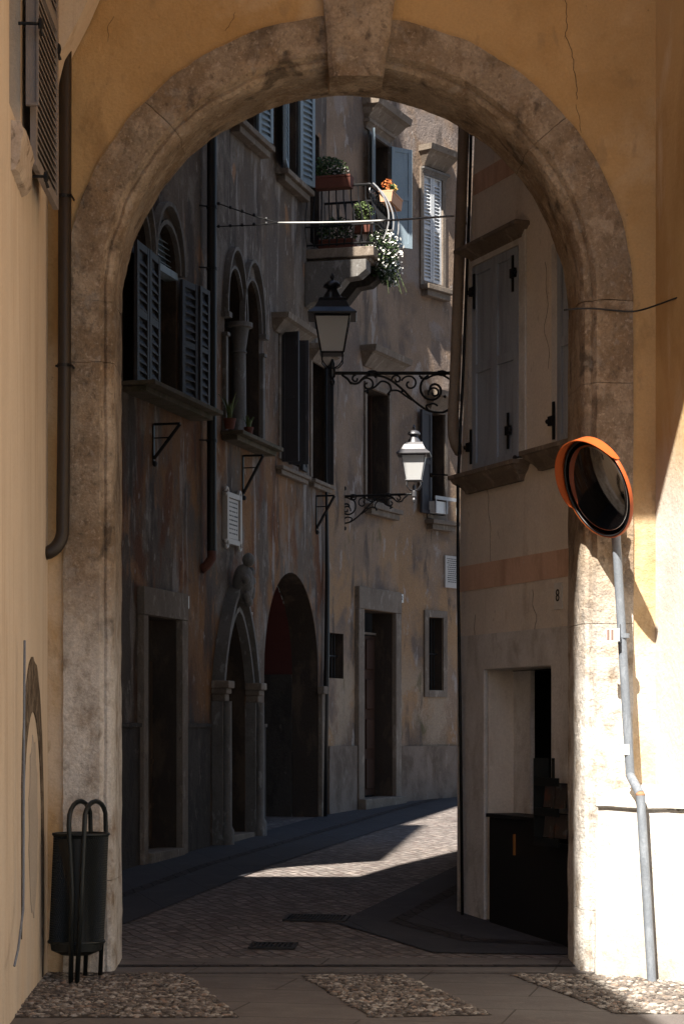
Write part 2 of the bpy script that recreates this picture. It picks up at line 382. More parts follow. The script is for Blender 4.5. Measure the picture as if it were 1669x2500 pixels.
# pebble panels, running with the passage
def panel(poly, n):
    sheet("pebble_bed", poly, BED, .004)
    mb = MB(); xs = [p[0] for p in poly]; ys = [p[1] for p in poly]
    def inside(x, y):
        c = False; j = len(poly)-1
        for i in range(len(poly)):
            if (poly[i][1] > y) != (poly[j][1] > y) and x < (poly[j][0]-poly[i][0])*(y-poly[i][1])/(poly[j][1]-poly[i][1])+poly[i][0]: c = not c
            j = i
        return c
    s = n; y = min(ys); row = 0
    while y < max(ys):
        x = min(xs)+(row % 2)*s*.5
        while x < max(xs):
            a = x+random.uniform(-.3, .3)*s; b = y+random.uniform(-.3, .3)*s
            if inside(a, b) and random.random() < .97:
                r = s*random.uniform(.36, .58)
                mb.blob((a, b, .004), r*random.uniform(.85, 1.35), r*random.uniform(.55, .85), r*random.uniform(.3, .6), random.uniform(-.7, .7), 7, 5)
            x += s
        y += s*.78; row += 1
    o = obj("pebbles", mb, PEB, smooth=True); tag(o, kind='stuff'); return o
tag(panel([(-3.0, 12.1), (-.58, 12.1), (-1.02, 14.1), (-1.15, 14.25), (-3.0, 14.25)], .052), "rounded river pebbles set beside the left wall and litter bin", "pebbles")
tag(panel([(.17, 12.1), (.86, 12.2), (.40, 14.15), (-.27, 14.15)], .052), "rounded river pebbles in the middle paving panel before the arch", "pebbles")
tag(panel([(1.58, 12.25), (2.9, 12.25), (2.6, 14.22), (1.12, 14.2)], .052), "rounded river pebbles partly sunlit beside the right wall", "pebbles")
# drains
def grate(name, x, y, wx, wy, n, label, rot):
    r = empty(name, (x, y, gz(y)+.004), label, "drain grate")
    m = Matrix.Rotation(rot, 3, 'Z'); sl = Vector((0, 1, .055))
    f = MB(); b = MB(); o = Vector((x, y, gz(y)-.002))
    ex = m@Vector((1, 0, 0)); ey = m@Vector((0, 1, 0)); ex.z = ex.y*.055; ey.z = ey.y*.055; up = Vector((0, 0, .012))
    for a in (-wx/2, wx/2-.03): f.box(o+ex*a-ey*wy/2, ex*.03, ey*wy, up)
    for a in (-wy/2, wy/2-.03): f.box(o-ex*(wx/2-.031)+ey*a, ex*(wx-.062), ey*.03, up)
    for i in range(n):
        a = -wx/2+.04+(wx-.08)*i/n; b.box(o+ex*a-ey*(wy/2-.031), ex*((wx-.08)/n*.5), ey*(wy-.062), up*.8)
    p = MB(); p.box(o-ex*(wx/2-.031)-ey*(wy/2-.031), ex*(wx-.062), ey*(wy-.062), up*.2)
    obj("frame", f, CAST, r); obj("bars", b, CAST, r); obj("pit", p, VOIDM, r); return r
grate("drain_grate", -.20, 16.95, .50, .34, 16, "slotted iron drain grate in the street by the paving point", R(-8))
grate("drain_grate", -.50, 15.55, .34, .26, 8, "small dark iron gully grate just behind the arch in the setts", R(-5))

# ================================================================== ARCH WALL
AY = 14.35; ACX, ACZ, AR = .041, 4.524, 1.905; SH = -.034
FA = Frame((0, AY), (1, 0))
gate = empty("arch_house", (ACX, AY, 0), "ochre plastered house wall pierced by the big stone archway", "archway house")
mb = MB()
hole = [(ACX-AR+.03, 0)]+[(ACX-(AR-.03)*math.cos(math.pi*i/48), ACZ+(AR-.03)*math.sin(math.pi*i/48)) for i in range(49)]+[(ACX+AR-.03, 0)]
FA.prism(mb, [(-1.84, 6.9), (-1.84, 20), (9, 20), (9, 0)]+[(p[0], p[1]) for p in hole[::-1]]+[(-3.4, 0), (-3.4, 6.9)], -.60, 0)
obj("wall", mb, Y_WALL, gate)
mb = MB(); FT = Frame((0, 14.62), (1, 0))
FT.prism(mb, [(-9, 3), (-3.45, 3), (-3.45, 6.6), (-3.12, 6.6), (-3.08, 8.4), (-2.33, 9.45), (-3.62, 15.9), (-9, 15.9)], 0, .10)
obj("added_shadow_screen", mb, WOOD_O, gate)  # unseen panel added to cut a notch into the street sun patch
# archivolt + jamb profile (r, y) with y measured into the wall
PROF = [(1.915, .05), (1.915, -.022), (1.67, -.028), (1.652, -.004), (1.642, .022), (1.622, .012), (1.598, .025), (1.578, .07), (1.572, .16), (1.566, .62)]
def apt(r, y, t):
    return Vector((ACX+r*math.cos(t)+SH*y, AY+y, ACZ+r*math.sin(t)))
def jpt(r, y, side, z):
    return Vector((ACX+side*r+SH*y, AY+y, z))
def rough(v, amp, sc=5):
    n = noise.noise_vector(v*sc)*amp+noise.noise_vector(v*sc*4)*amp*.4; return v+n
def profd(n=5):
    o = []
    for i in range(len(PROF)-1):
        a, b = PROF[i], PROF[i+1]; L_ = math.hypot(a[0]-b[0], a[1]-b[1]); k = max(1, int(L_/.035))
        for j in range(k): o.append((a[0]+(b[0]-a[0])*j/k, a[1]+(b[1]-a[1])*j/k))
    o.append(PROF[-1]); return o
PD = profd()
def stone_sweep(name, fn, t0, t1, steps, gap, label=None):
    rows = []
    back = [(1.915, .55)]
    for i in range(steps+1):
        t = t0+(t1-t0)*i/steps; e = .006 if i in (0, steps) else 0
        rows.append([rough(fn(r, y+e*.6, t), .013 if fn is not None and name == 'voussoir' else .007, 5) for k, (r, y) in enumerate(PD)])
    m = MB(); m.loft(rows, close=False, cap=False)
    n = len(PD)
    for rr, rev in ((0, True), (steps, False)):       # end caps
        f = [rr*n+j for j in range(n)]; q = fn(1.915, .6, t0 if rr == 0 else t1); m.v.append(q); f.append(len(m.v)-1)
        m.f.append(tuple(f if rev else f[::-1]))
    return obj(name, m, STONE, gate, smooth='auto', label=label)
g = .0012
for a0, a1 in ((0, 40), (40, 87.9), (88.3, 135.5), (135.5, 180)):
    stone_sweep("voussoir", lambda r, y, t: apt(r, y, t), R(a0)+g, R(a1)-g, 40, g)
for side, cuts in ((-1, (0, .62, 4.11)), (1, (0, .42, 2.35, 3.97))):
    cuts = list(cuts)+[ACZ]
    for z0, z1 in zip(cuts, cuts[1:]):
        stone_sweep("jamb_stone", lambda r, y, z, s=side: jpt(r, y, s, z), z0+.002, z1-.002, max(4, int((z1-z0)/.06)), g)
k = MB()                                               # keystone
rings = []
for r_ in [1.485+(2.3-1.485)*i/14 for i in range(15)]:
    hw = .178+(.248-.178)*(r_-1.485)/.6
    pts = []
    for (a, y) in [(-1, .34), (-1, -.02), (-1, -.075), (-.85, -.10), (-.4, -.105), (0, -.105), (.4, -.105), (.85, -.10), (1, -.075), (1, -.02), (1, .34)]:
        pts.append(rough(Vector((ACX+.055+.035*(r_-1.485)+a*hw+SH*y, AY+y, ACZ+r_)), .007))
    rings.append(pts)
k.loft(rings)
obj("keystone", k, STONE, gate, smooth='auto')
for pts_, r_ in (([(1378, -10), (1382, 40), (1380, 90), (1396, 130), (1400, 170), (1408, 215), (1404, 250)], .0022), ([(1405, 255), (1415, 300), (1418, 330)], .0015), ([(278, 40), (262, 70), (268, 110)], .0014), ([(575, 30), (560, 62), (548, 80)], .0014)):
    m = MB(); q = []
    for (x0, y0), (x1, y1) in zip(pts_, pts_[1:]):
        for j in range(5): f = j/5; q.append(px3(x0+(x1-x0)*f+5*noise.noise(Vector((x0, y0+j, 1.3))), y0+(y1-y0)*f, AY-.001))
    m.tube(q, r_, 5); obj("wall_crack", m, SHADE_CRACK, gate)
# the crack / cable crossing at springing level on the right
cable = MB(); pts = []
for i in range(30):
    s = i/29; x = 1375+(1700-1375)*s; y = 757-4*math.sin(s*9)+(0 if x < 1540 else -32*((x-1540)/130)**1.3)
    pts.append(px3(x, y, AY-.045 if x < 1560 else AY-.05-.5*((x-1560)/140)))
cable.tube(pts, .006, 6)
tag(obj("cable", cable, BLACKP, smooth=True), "thin dark cable running along the arch joint to the right wall", "cable")

# ================================================================== NEAR LEFT HOUSE (also the roofs that shade the passage)
FN = Frame((-1.98, AY), (.05, -1), flip=-1)
assert FN.n.x > 0
near = empty("side_house", (-1.98, AY-2, 0), "pale ochre house wall along the left edge with shutters above", "house")
mb = MB()
wz0, wz1 = 5.14, 7.4
FN.sheet(mb, [(0, 0), (7.4, 0), (7.4, 16.0), (0, 6.75)], [rect(1.83, 2.45, wz0, wz1)], 0, .16)
FN.prism(mb, [(0, 0), (7.4, 0), (7.4, 16.0), (0, 6.75)], -3.4, -.5)
obj("wall", mb, Y_SIDE, near)
mb = MB(); FN.box(mb, 1.88, 6, .002, .009, 0, 4.75); obj("pilaster", mb, Y_SIDE, near)
mb = MB(); FN.box(mb, 7.402, 30, -5, 0, 0, 10.8); obj("lower_wing", mb, Y_SIDE, near)
mb = MB(); FN.box(mb, 1.80, 2.5, -.30, -.16, wz0-.02, wz1); obj("window", mb, GLASSD, near)
mb = MB(); rings = []
for q in range(13):
    u_ = 1.74+.62*q/12; rings.append([rough(FN.P(u_, w_, z_), .012, 9) for w_, z_ in ((-.02, wz0-.07), (.065, wz0-.08), (.075, wz0-.14), (.06, wz0-.18), (.055, wz0-.30), (.03, wz0-.34), (-.02, wz0-.36))])
mb.loft(rings); obj("window_sill", mb, layered("chipped_pale_stone", (.52, .42, .33), [((.2, .15, .1), (12, 12, 9), .58, .63, .8), ((.62, .54, .45), (6, 6, 4), .5, .6, .6)], .95, (30, .01)), near, smooth='auto')
def leaf(F, hinge, w, width, z0, z1, ang, side, mat, parent, louver=True, th=.035, panels=2, name="shutter", sp=.05):
    """shutter leaf: hinge at (u,w), swung out by ang from the wall plane; side=+1/-1 along u"""
    e = F.t*side*math.cos(ang)+F.n*math.sin(ang); nn = -F.t*side*math.sin(ang)+F.n*math.cos(ang)
    up = Vector((0, 0, 1)); o = F.P(hinge, w, 0); m = MB()
    def b(a0, a1, c0, c1, t0=0, t1=th): m.box(o+e*a0+nn*t0+up*c0, e*(a1-a0), nn*(t1-t0), up*(c1-c0))
    s = min(.07, width*.18)
    b(0, s, z0, z1); b(width-s, width, z0, z1)
    H = z1-z0; zs = [z0+H*i/panels for i in range(panels+1)]
    for i, zz in enumerate(zs):
        c0 = zz-(0 if i == 0 else s/2 if i < panels else s); b(s+.0008, width-s-.0008, c0, c0+s, .002, th-.002)
    if louver:
        zc = z0+s+.02
        while zc < z1-s-.03:
            if all(abs(zc-q) > s*.7 for q in zs):
                m.box(o+e*s+nn*(.001)+up*zc, e*(width-2*s), nn*(th*.85)-up*.68*sp, up*.009+nn*.002)
            zc += sp
        b(s, width-s, z0+s, z1-s, -.0005, .0005)
    else:
        b(s, width-s, z0+s, z1-s, th*.3, th*.65)
    return obj(name, m, mat, parent)
leaf(FN, 1.75, .05, 1.1, 4.98, 7.3, R(2.2), -1, SH_GREY, near)
leaf(FN, 1.84, .035, .075, 5.30, 7.3, R(88), -1, SH_GREY, near, louver=False)
for z, u_ in ((6.0, .70), (4.95, 1.6), (5.75, 1.95)):
    mb = MB(); mb.tube([FN.P(u_, .0, z), FN.P(u_, .12, z), FN.P(u_-.03, .14, z-.06)], .010, 6); mb.blob(FN.P(u_, .13, z), .018, .018, .04); obj("shutter_catch", mb, IRON, near)
mb = MB()                                             # exposed stone arch of a walled-up doorway
def scar():
    c, zs = 1.10, .95; out = []; inn = []
    for i in range(31):
        t = math.pi*i/30; q = 1+.04*noise.noise(Vector((i*.4, 3, 0)))
        out.append((c-.74*q*math.cos(t), zs+1.14*q*math.sin(t))); inn.append((c-.60*math.cos(t), zs+.80*math.sin(t)))
    out = [(c-.72, .02)]+out+[(c+.70, .4)]; inn = [(c-.66, .02)]+inn+[(c+.66, .55)]
    return out, inn
so_, si_ = scar()
FN.prism(mb, so_+si_[::-1], .001, .008); obj("exposed_stone_arch", mb, STONE_K, near)
mb = MB()
FN.prism(mb, [(1.0+.30*math.sin(i*.9)+.02*i*(i % 2)*.5 if False else 1.05+(.26+.05*(i % 2))*math.cos(2*math.pi*i/22), 1.0+.55*math.sin(2*math.pi*i/22)+(.06 if i % 2 else 0)) for i in range(22)], .001, .005)
obj("bare_plaster_patch", mb, layered("bare_grey_plaster", (.5, .43, .36), (), .95, (30, .008)), near)
mb = MB()
mb.tube([FN.P(2.75, .06, .35), FN.P(2.55, .06, .42), FN.P(2.26, .06, .62), FN.P(2.20, .055, .75), FN.P(2.18, .055, 1.5), FN.P(2.10, .052, 2.15)], .007, 8)
tag(obj("cable_conduit", mb, GALV, smooth=True), "thin grey conduit climbing the left edge wall", "conduit")
# vault spring over the pipe
mb = MB(); q = []
for (x, y) in [(90, -60), (240, -60), (206, 20), (176, 78), (150, 128), (136, 180), (122, 262), (112, 300), (90, 300)]:
    p = px3(x, y, 14.02); q.append((p.x, p.z))
FA.prism(mb, q, .02, .33); obj("vault_spring", mb, Y_SIDE, near)

# dark downpipe on the left
mb = MB(); X0 = px3(158, 0, 14.24).x
pts = [Vector((X0+.005, 14.24, 6.9)), Vector((X0, 14.24, 4.0)), Vector((X0-.012, 14.24, px3(0, 1295, 14.24).z))]
zb = pts[-1].z
for i in range(1, 8):
    a = R(80)*i/7; pts.append(Vector((X0-.012-.14*(1-math.cos(a)), 14.24-.03*i/7, zb-.16*math.sin(a))))
mb.tube(pts, .045, 14)
dp = obj("downpipe", mb, PIPE_B, smooth=True); tag(dp, "dark brown downpipe between the left wall and the arch stones", "downpipe")
for z in (px3(0, 893, 14.24).z, 5.2):
    mb = MB()
    mb.tube([Vector((X0-.058, 14.24, z)), Vector((X0+.05, 14.19, z)), Vector((X0+.052, 14.33, z))], .008, 6)
    mb.lathe((X0-.002, 14.24, z-.012), [(.048, 0), (.048, .024)], 14); obj("pipe_clip", mb, IRON, dp)

# ================================================================== RIGHT SIDE HOUSE + UNSEEN ARCH SHAPED FOR SHADE
FR2 = Frame((2.11, AY), (.22, -1), flip=1)
if FR2.n.x > 0: FR2.n = -FR2.n
side = empty("buttress_house", (2.3, AY-1, 0), "sunlit ochre house wall, painted paler where sunlit, at the right edge with projecting plinth", "house")
mb = MB(); FR2.sheet(mb, [(-.3, 0), (9, 0), (9, 12), (-.3, 12)], [], 0); FR2.box(mb, -.3, 9, -1.5, -.3, 0, 12)
obj("wall", mb, OCHR, side)
PLW = layered("lime_washed_plinth", (.60, .575, .53), [((.48, .44, .38), (3, 3, 2), .46, .64, .7), ((.28, .24, .20), (16, 16, 12), .62, .67, .6), ((.66, .63, .58), (7, 7, 5), .5, .6, .6), ((.34, .30, .25), (4, 4, 4), .36, .58, .85, .55, .05)], .93, (22, .009), (5, .014), var=.10)
mb = MB()
pr = []
prof = [(.0, .17), (.6, .155), (1.11, .14), (1.125, .165), (1.16, .165), (1.17, .15), (1.27, .0)]       # z, projection
A0 = px3(1456, 0, 14.2).x
rows = []
dP = (Vector((2.19, 13.80, 0))-Vector((A0, 14.20, 0))).normalized(); nP = Vector((dP.y, -dP.x, 0)); nP = nP if nP.y < 0 else -nP
for t in range(0, 33):
    row = []
    for z, pj in prof:
        q = Vector((A0, 14.20, z))+dP*(1.3*t/32)+nP*(pj-.15); q.z = z; row.append(rough(q, .008, 3))
    rows.append(row)
for r_ in rows: r_[-1] = r_[-1]+Vector((.10, .14, 0))
mb.loft(rows, close=False, cap=False)
mb.add([v.copy() for v in rows[0]]+[Vector((A0, AY, 0)), ], [(0, 1, 2, 3, 4, 5, 6, 7)])
obj("plinth", mb, PLW, side, smooth='auto')
mb = MB(); pts = []
for i in range(40):
    x = 1458+i*5.6; s = i/39; p = px3(x, 1967+3*noise.noise(Vector((i*.7, 0, 0)))+9*s, 14.21-.44*s)
    pts.append(p)
mb.tube(pts, [.006+.008*abs(noise.noise(Vector((i*.35, 2, 0)))) for i in range(40)], 6); obj("ledge_crack", mb, INK, side)
bridge = MB()                                          # unseen arch over the passage, its outline shaped to cast shade
FB = Frame((0, 10.9), (1, 0))
cx, rr_, zt = .55, 1.5, 7.88
pl = [(-2.93, 4.5), (-2.93, 13), (6, 13), (6, 4.5), (3.6, 4.5), (3.45, 7.3), (2.6, zt-.02)]+[(.35-.75*math.sin(R(a)), zt-.55+.55*math.cos(R(a))) for a in range(0, 91, 15)]+[(-.5, 7.2), (-2.0, 7.0), (-2.0, 4.5)]
FB.prism(bridge, pl, -.35, 0)
tag(obj("shade_arch", bridge, Y_SIDE), "unseen plastered arch over the passage shaped to cast its shade", "arch")

# ================================================================== FAR LEFT HOUSE
FL = Frame(LO, (LT, 1), flip=1)
assert FL.n.x > 0
KX = FL.U(797); uA = -5.6
HL = 12.35
def base_z(F, u): return gz(F.P(u, 0, 0).y)
def zpx(F, x, y, w=0): return F.px(x, y, w)[1]
lh = empty("frescoed_house", FL.P(3, 0, gz(23)), "tall dark old house on the left with traces of frescoes and gothic windows", "house")
B = lambda a, b: FL.px(a, b)
holes = []
# openings ------------------------------------------------------------------
d1 = rect(FL.U(347), FL.U(430), 0, zpx(FL, 388, 1508)); holes.append(d1)
z2s = zpx(FL, 563, 1665); z2a = zpx(FL, 563, 1492)
d2 = arch(FL.U(529), FL.U(598), 0, z2s, z2a, 18, True); holes.append(d2)
z3s = zpx(FL, 712, 1640); z3a = zpx(FL, 712, 1398)
d3 = arch(FL.U(645), FL.U(776), 0, z3s, z3a, 22); holes.append(d3)
w1z0 = zpx(FL, 370, 970); w1s = zpx(FL, 395, 652); w1a = zpx(FL, 395, 545)
w1 = arch(FL.U(372), FL.U(430), w1z0, w1s, w1a, 14); holes.append(w1)
w1b = arch(FL.U(300), FL.U(358), w1z0, w1s, w1a, 14); holes.append(w1b)
w2z0 = zpx(FL, 590, 1075); w2s = zpx(FL, 590, 790); w2a = zpx(FL, 590, 672)
w2l = arch(FL.U(548), FL.U(587.4), w2z0, w2s, w2a, 14); w2r = arch(FL.U(589), FL.U(632), w2z0, w2s, w2a, 14); holes += [w2l, w2r]
w3 = rect(FL.U(684), FL.U(730), zpx(FL, 705, 1130), zpx(FL, 705, 835)); holes.append(w3)
w4 = rect(FL.U(760), FL.U(790), zpx(FL, 775, 1172), zpx(FL, 775, 870)); holes.append(w4)
w5 = rect(FL.U(588), FL.U(620), zpx(FL, 600, 318), 12.2); holes.append(w5)
w6 = rect(FL.U(693), FL.U(722), zpx(FL, 706, 430), 12.2); holes.append(w6)
w7 = rect(FL.U(757), FL.U(779), zpx(FL, 768, 600), zpx(FL, 768, 325)); holes.append(w7)
rvm = []; mb = MB(); FL.sheet(mb, [(uA, 0), (KX, 0), (KX, HL), (uA, HL)], [h if h[0][1] > .1 else [(a, max(b, .001)) for a, b in h] for h in holes], 0, .34, rvm)
FL.box(mb, uA, KX, -4, -3.7, 0, HL-1); obj("wall", mb, FAC_L, lh); [obj("reveal", q, SHADE_CRACK, lh) for q in rvm]
mb = MB(); FL.box(mb, uA-.0, KX, -4.2, .03, HL, HL+.12); obj("roof", mb, TERRA, lh)
mb = MB(); FL.box(mb, uA, KX-.1, -9, -1.3, HL+.13, 21); obj("added_sky_block", mb, FAC_L, lh)  # unseen block added to cut sky light and darken the street
mb = MB(); FL.box(mb, uA, KX, -3.6, -3.55, 0, HL); FL.box(mb, uA+.1, KX-.1, -3.5, -.36, 3.7, 3.8); obj("interior", mb, VOIDM, lh)
# plinth pieces between the doors
for a, b in ((uA, FL.U(335)), (FL.U(444), FL.U(508)), (FL.U(611), FL.U(643))):
    mb = MB(); FL.box(mb, a, b-.002, .001, .03, 0, 1.66)
    FL.box(mb, a, b-.002, .001, .05, 1.66, 1.70); obj("plinth", mb, PLINTH, lh)
# door 1 -------------------------------------------------------------------
mb = MB(); u0, u1, zt_ = d1[0][0], d1[2][0], d1[1][1]; fa = FL.U(335); fb = FL.U(444); top = zpx(FL, 388, 1441)
FL.box(mb, fa, u0-.003, .001, .07, 0, zt_); FL.box(mb, u1+.003, fb, .001, .07, 0, zt_); FL.box(mb, fa, fb, .001, .075, zt_+.003, top)
obj("door_frame", mb, STONE_D, lh, bevel=.006)
mb = MB(); zf = base_z(FL, u0)
FL.box(mb, u0+.002, u1-.002, -.33, -.25, zf+.12, zt_-.42)
for i in range(1, 5): FL.box(mb, u0+(u1-u0)*i/5-.006, u0+(u1-u0)*i/5+.006, -.25, -.243, zf+.12, zt_-.42)
for z in (zf+.5, zf+.95, zf+1.5): FL.box(mb, u0+.004, u1-.004, -.243, -.235, z, z+.05)
d = obj("door", mb, WOOD_O, lh)
mb = MB(); FL.box(mb, u0, u1, -.20, .10, zf-.1, zf+.10); obj("doorstep", mb, STONE_D, lh, bevel=.01)
# door 2 gothic portal --------------------------------------------------------
mb = MB(); a, b = d2[0][0], d2[-1][0]; cu = (a+b)/2
ring(FL, mb, a, b, z2s, z2a, .05, .001, .10, 18, True)
obj("arch_moulding", mb, STONE_L, lh, label="inner pointed moulding of the gothic portal")
mb = MB(); ring(FL, mb, a-.10, b+.10, z2s, z2a+.22, .06, .001, .14, 18, True); obj("arch_moulding", mb, STONE_L, lh, label="outer pointed moulding of the gothic portal")
for s_, (ua, ub) in (("l", (a-.17, a-.01)), ("r", (b+.01, b+.17))):
    m1 = MB(); FL.box(m1, ua, ub, .001, .12, 0, z2s-.22); c_ = FL.P((ua+ub)/2, .15, 0)
    zf = base_z(FL, ua); m1.lathe(c_, [(.075, zf), (.075, zf+.15), (.05, zf+.2), (.047, z2s-.24), (.05, z2s-.22)], 14); obj("door_column", m1, STONE_L, lh, smooth='auto')
    m1 = MB(); FL.box(m1, ua-.03, ub+.03, .001, .20, z2s-.08, z2s); FL.box(m1, ua-.015, ub+.015, .001, .17, z2s-.14, z2s-.082); FL.box(m1, ua+.005, ub-.005, .001, .15, z2s-.22, z2s-.142); obj("capital", m1, STONE_D, lh, bevel=.012)
m1 = MB(); random.seed(5)
m1.blob(FL.P(cu, .14, z2a+.30), .12, .12, .22, 0, 10, 7)
for i in range(12):
    t = random.uniform(0, 6.28); m1.blob(FL.P(cu+.11*math.cos(t), .2, z2a+.30+.2*math.sin(t)), .05, .05, .06, t, 7, 5)
m1.blob(FL.P(cu, .2, z2a+.56), .07, .07, .08, 0, 8, 6)
obj("carved_crest", m1, STONE_L, lh, smooth=True)
mb = MB(); zf = base_z(FL, a); FL.prism(mb, [(x, max(z, zf+.1)) for x, z in arch(a+.003, b-.003, 0, z2s-.01, z2a-.01, 18, True)], -.33, -.29); obj("door", mb, WOOD, lh, label="dark pointed wooden door of the gothic portal")
mb = MB(); FL.box(mb, a, b, -.25, .12, zf-.1, zf+.08); obj("doorstep", mb, STONE_D, lh, bevel=.01)
# big arch: passage with red vault
a, b = d3[0][0], d3[-1][0]; pv = arch(a, b, 0, z3s, z3a, 22); n = len(pv); mb = MB(); kk = len(mb.v)
pv = pv[1:-1]; n = len(pv)
mb.v += [FL.P(x, -.3402, z) for x, z in pv]+[FL.P(x, -3.2, z) for x, z in pv]
for i in range(0, n-1): mb.f.append((i, i+1, n+i+1, n+i))
obj("vault", mb, RED, lh)
mb = MB(); FL.box(mb, a, a+.02, -3.2, -.345, 0, z3s); FL.box(mb, b-.02, b, -3.2, -.345, 0, z3s); FL.box(mb, a, b, -3.3, -3.2, 0, z3a); obj("passage_wall", mb, PLINTH, lh)
mb = MB(); FL.box(mb, b-.0, b+.16, .001, .06, 0, z3s-.25); FL.box(mb, b-.03, b+.17, .001, .09, z3s-.25, z3s-.15); obj("arch_pier", mb, STONE_D, lh, bevel=.01)
# gothic window 1 ---------------------------------------------------------------
for hh in (w1, w1b):
    a, b = hh[0][0], hh[-1][0]
    mb = MB(); ring(FL, mb, a, b, w1s, w1a, .04, .001, .05, 16); obj("window_moulding", mb, STONE_L, lh)
    mb = MB(); ring(FL, mb, a-.06, b+.06, w1s, w1a+.18, .04, .001, .08, 16); obj("window_moulding", mb, STONE_L, lh)
    mb = MB(); FL.prism(mb, [(x, max(z, w1s+.02)) for x, z in arch(a+.004, b-.004, 0, w1s, w1a, 14)], -.12, -.10)
    z = w1s+.05
    while z < w1a-.06:
        f = math.sqrt(max(0, 1-((z-w1s)/(w1a-w1s))**2))*.48*(b-a); cc = (a+b)/2
        mb.box(FL.P(cc-f, -.10, z), FL.t*(2*f), FL.n*.06-Vector((0, 0, .03)), Vector((0, 0, .008))); z += .055
    FL.box(mb, a, b, -.12, .02, w1s-.05, w1s+.02)
    obj("louvred_tympanum", mb, SH_PALE if hh is w1 else SH_DARK, lh)
    mb = MB(); FL.box(mb, a, b, -.33, -.30, w1z0, w1s); obj("window", mb, GLASSD, lh)
mb = MB(); cu = (w1[0][0]+w1b[-1][0])/2; mb.lathe(FL.P(cu, -.1, 0), [(.06, w1z0), (.045, w1z0+.08), (.042, w1s-.2), (.045, w1s-.18), (.08, w1s-.05), (.08, w1s)], 12); obj("window_column", mb, STONE_L, lh, smooth='auto')
z0, z1 = w1z0+.02, w1s+.02
leaf(FL, FL.U(372), .05, .42, z0, z1, R(6), -1, SH_DARK, lh, panels=2, sp=.085)
leaf(FL, FL.U(372)-.42, .09, .42, z0, z1, R(4), -1, SH_DARK, lh, panels=2, sp=.085)
leaf(FL, FL.U(432), .03, .36, z0, z1-.05, R(8), 1, SH_DARK, lh, panels=2, sp=.085)
leaf(FL, FL.U(432)+.36, .10, .28, z0, z1-.05, R(2), 1, SH_DARK, lh, panels=2, sp=.085)
def sill(F, xa, xb, ypx, th, pj, mat, parent, name="window_sill", dz=0):
    ua, ub = F.U(xa), F.U(xb); z = F.px((xa+xb)/2, ypx)[1]+dz; m = MB()
    F.box(m, ua, ub, .001, pj, z-th*.45, z); F.box(m, ua+.04, ub-.04, .001, pj*.7, z-th, z-th*.452)
    return obj(name, m, mat, parent, bevel=.008)
def strut(F, xa, y0, y1, rch, parent):                # iron bracket under a sill
    u, zt_ = F.px(xa, y0); zb_ = F.px(xa, y1)[1]; m = MB(); e = F.n
    m.box(F.P(u-.02, .002, zb_-.06), F.t*.04, F.n*.012, Vector((0, 0, zt_-zb_+.06)))
    m.tube([F.P(u, .01, zb_), F.P(u+.0, rch, zt_-.01)], .018, 6)
    m.tube([F.P(u, .01, zt_-.14), F.P(u, rch*.62, zt_-.14)], .007, 6); m.tube([F.P(u, .01, zt_-.005), F.P(u, rch, zt_-.005)], .012, 6)
    m.blob(F.P(u, .02, zb_-.05), .025, .025, .03)
    return obj("sill_bracket", m, IRON, parent)
sill(FL, 296, 470, 968, .10, .34, SILL_D, lh); strut(FL, 374, 1035, 1120, .28, lh)
# gothic window 2
for hh in (w2l, w2r):
    a, b = hh[0][0], hh[-1][0]
    mb = MB(); ring(FL, mb, a, b, w2s, w2a, .03, .001, .04, 16); obj("window_moulding", mb, STONE_L, lh)
    mb = MB(); ring(FL, mb, a-.045, b+.045, w2s, w2a+.2, .035, .001, .07, 16); obj("window_moulding", mb, STONE_L, lh)
    mb = MB(); FL.prism(mb, [(x, z) for x, z in arch(a, b, w2z0, w2s, w2a, 14)], -.33, -.30); obj("window", mb, GLASSD, lh)
cu = (w2l[-1][0]+w2r[0][0])/2
mb = MB(); mb.lathe(FL.P(cu, -.02, 0), [(.12, w2z0), (.12, w2z0+.05), (.082, w2z0+.12), (.074, w2s-.34), (.088, w2s-.33), (.074, w2s-.30), (.11, w2s-.06), (.15, w2s-.05), (.15, w2s)], 16); obj("window_column", mb, STONE_L, lh, smooth='auto')
for ua in (w2l[0][0]-.09, w2r[-1][0]+.01):
    mb = MB(); FL.box(mb, ua, ua+.08, .001, .05, w2z0, w2s-.26); FL.box(mb, ua-.02, ua+.10, .001, .09, w2s-.06, w2s-.0); FL.box(mb, ua-.01, ua+.09, .001, .07, w2s-.26, w2s-.22); obj("window_pilaster", mb, STONE_L, lh, bevel=.006)
sill(FL, 538, 640, 1073, .10, .26, SILL_D, lh); strut(FL, 592, 1112, 1205, .24, lh)
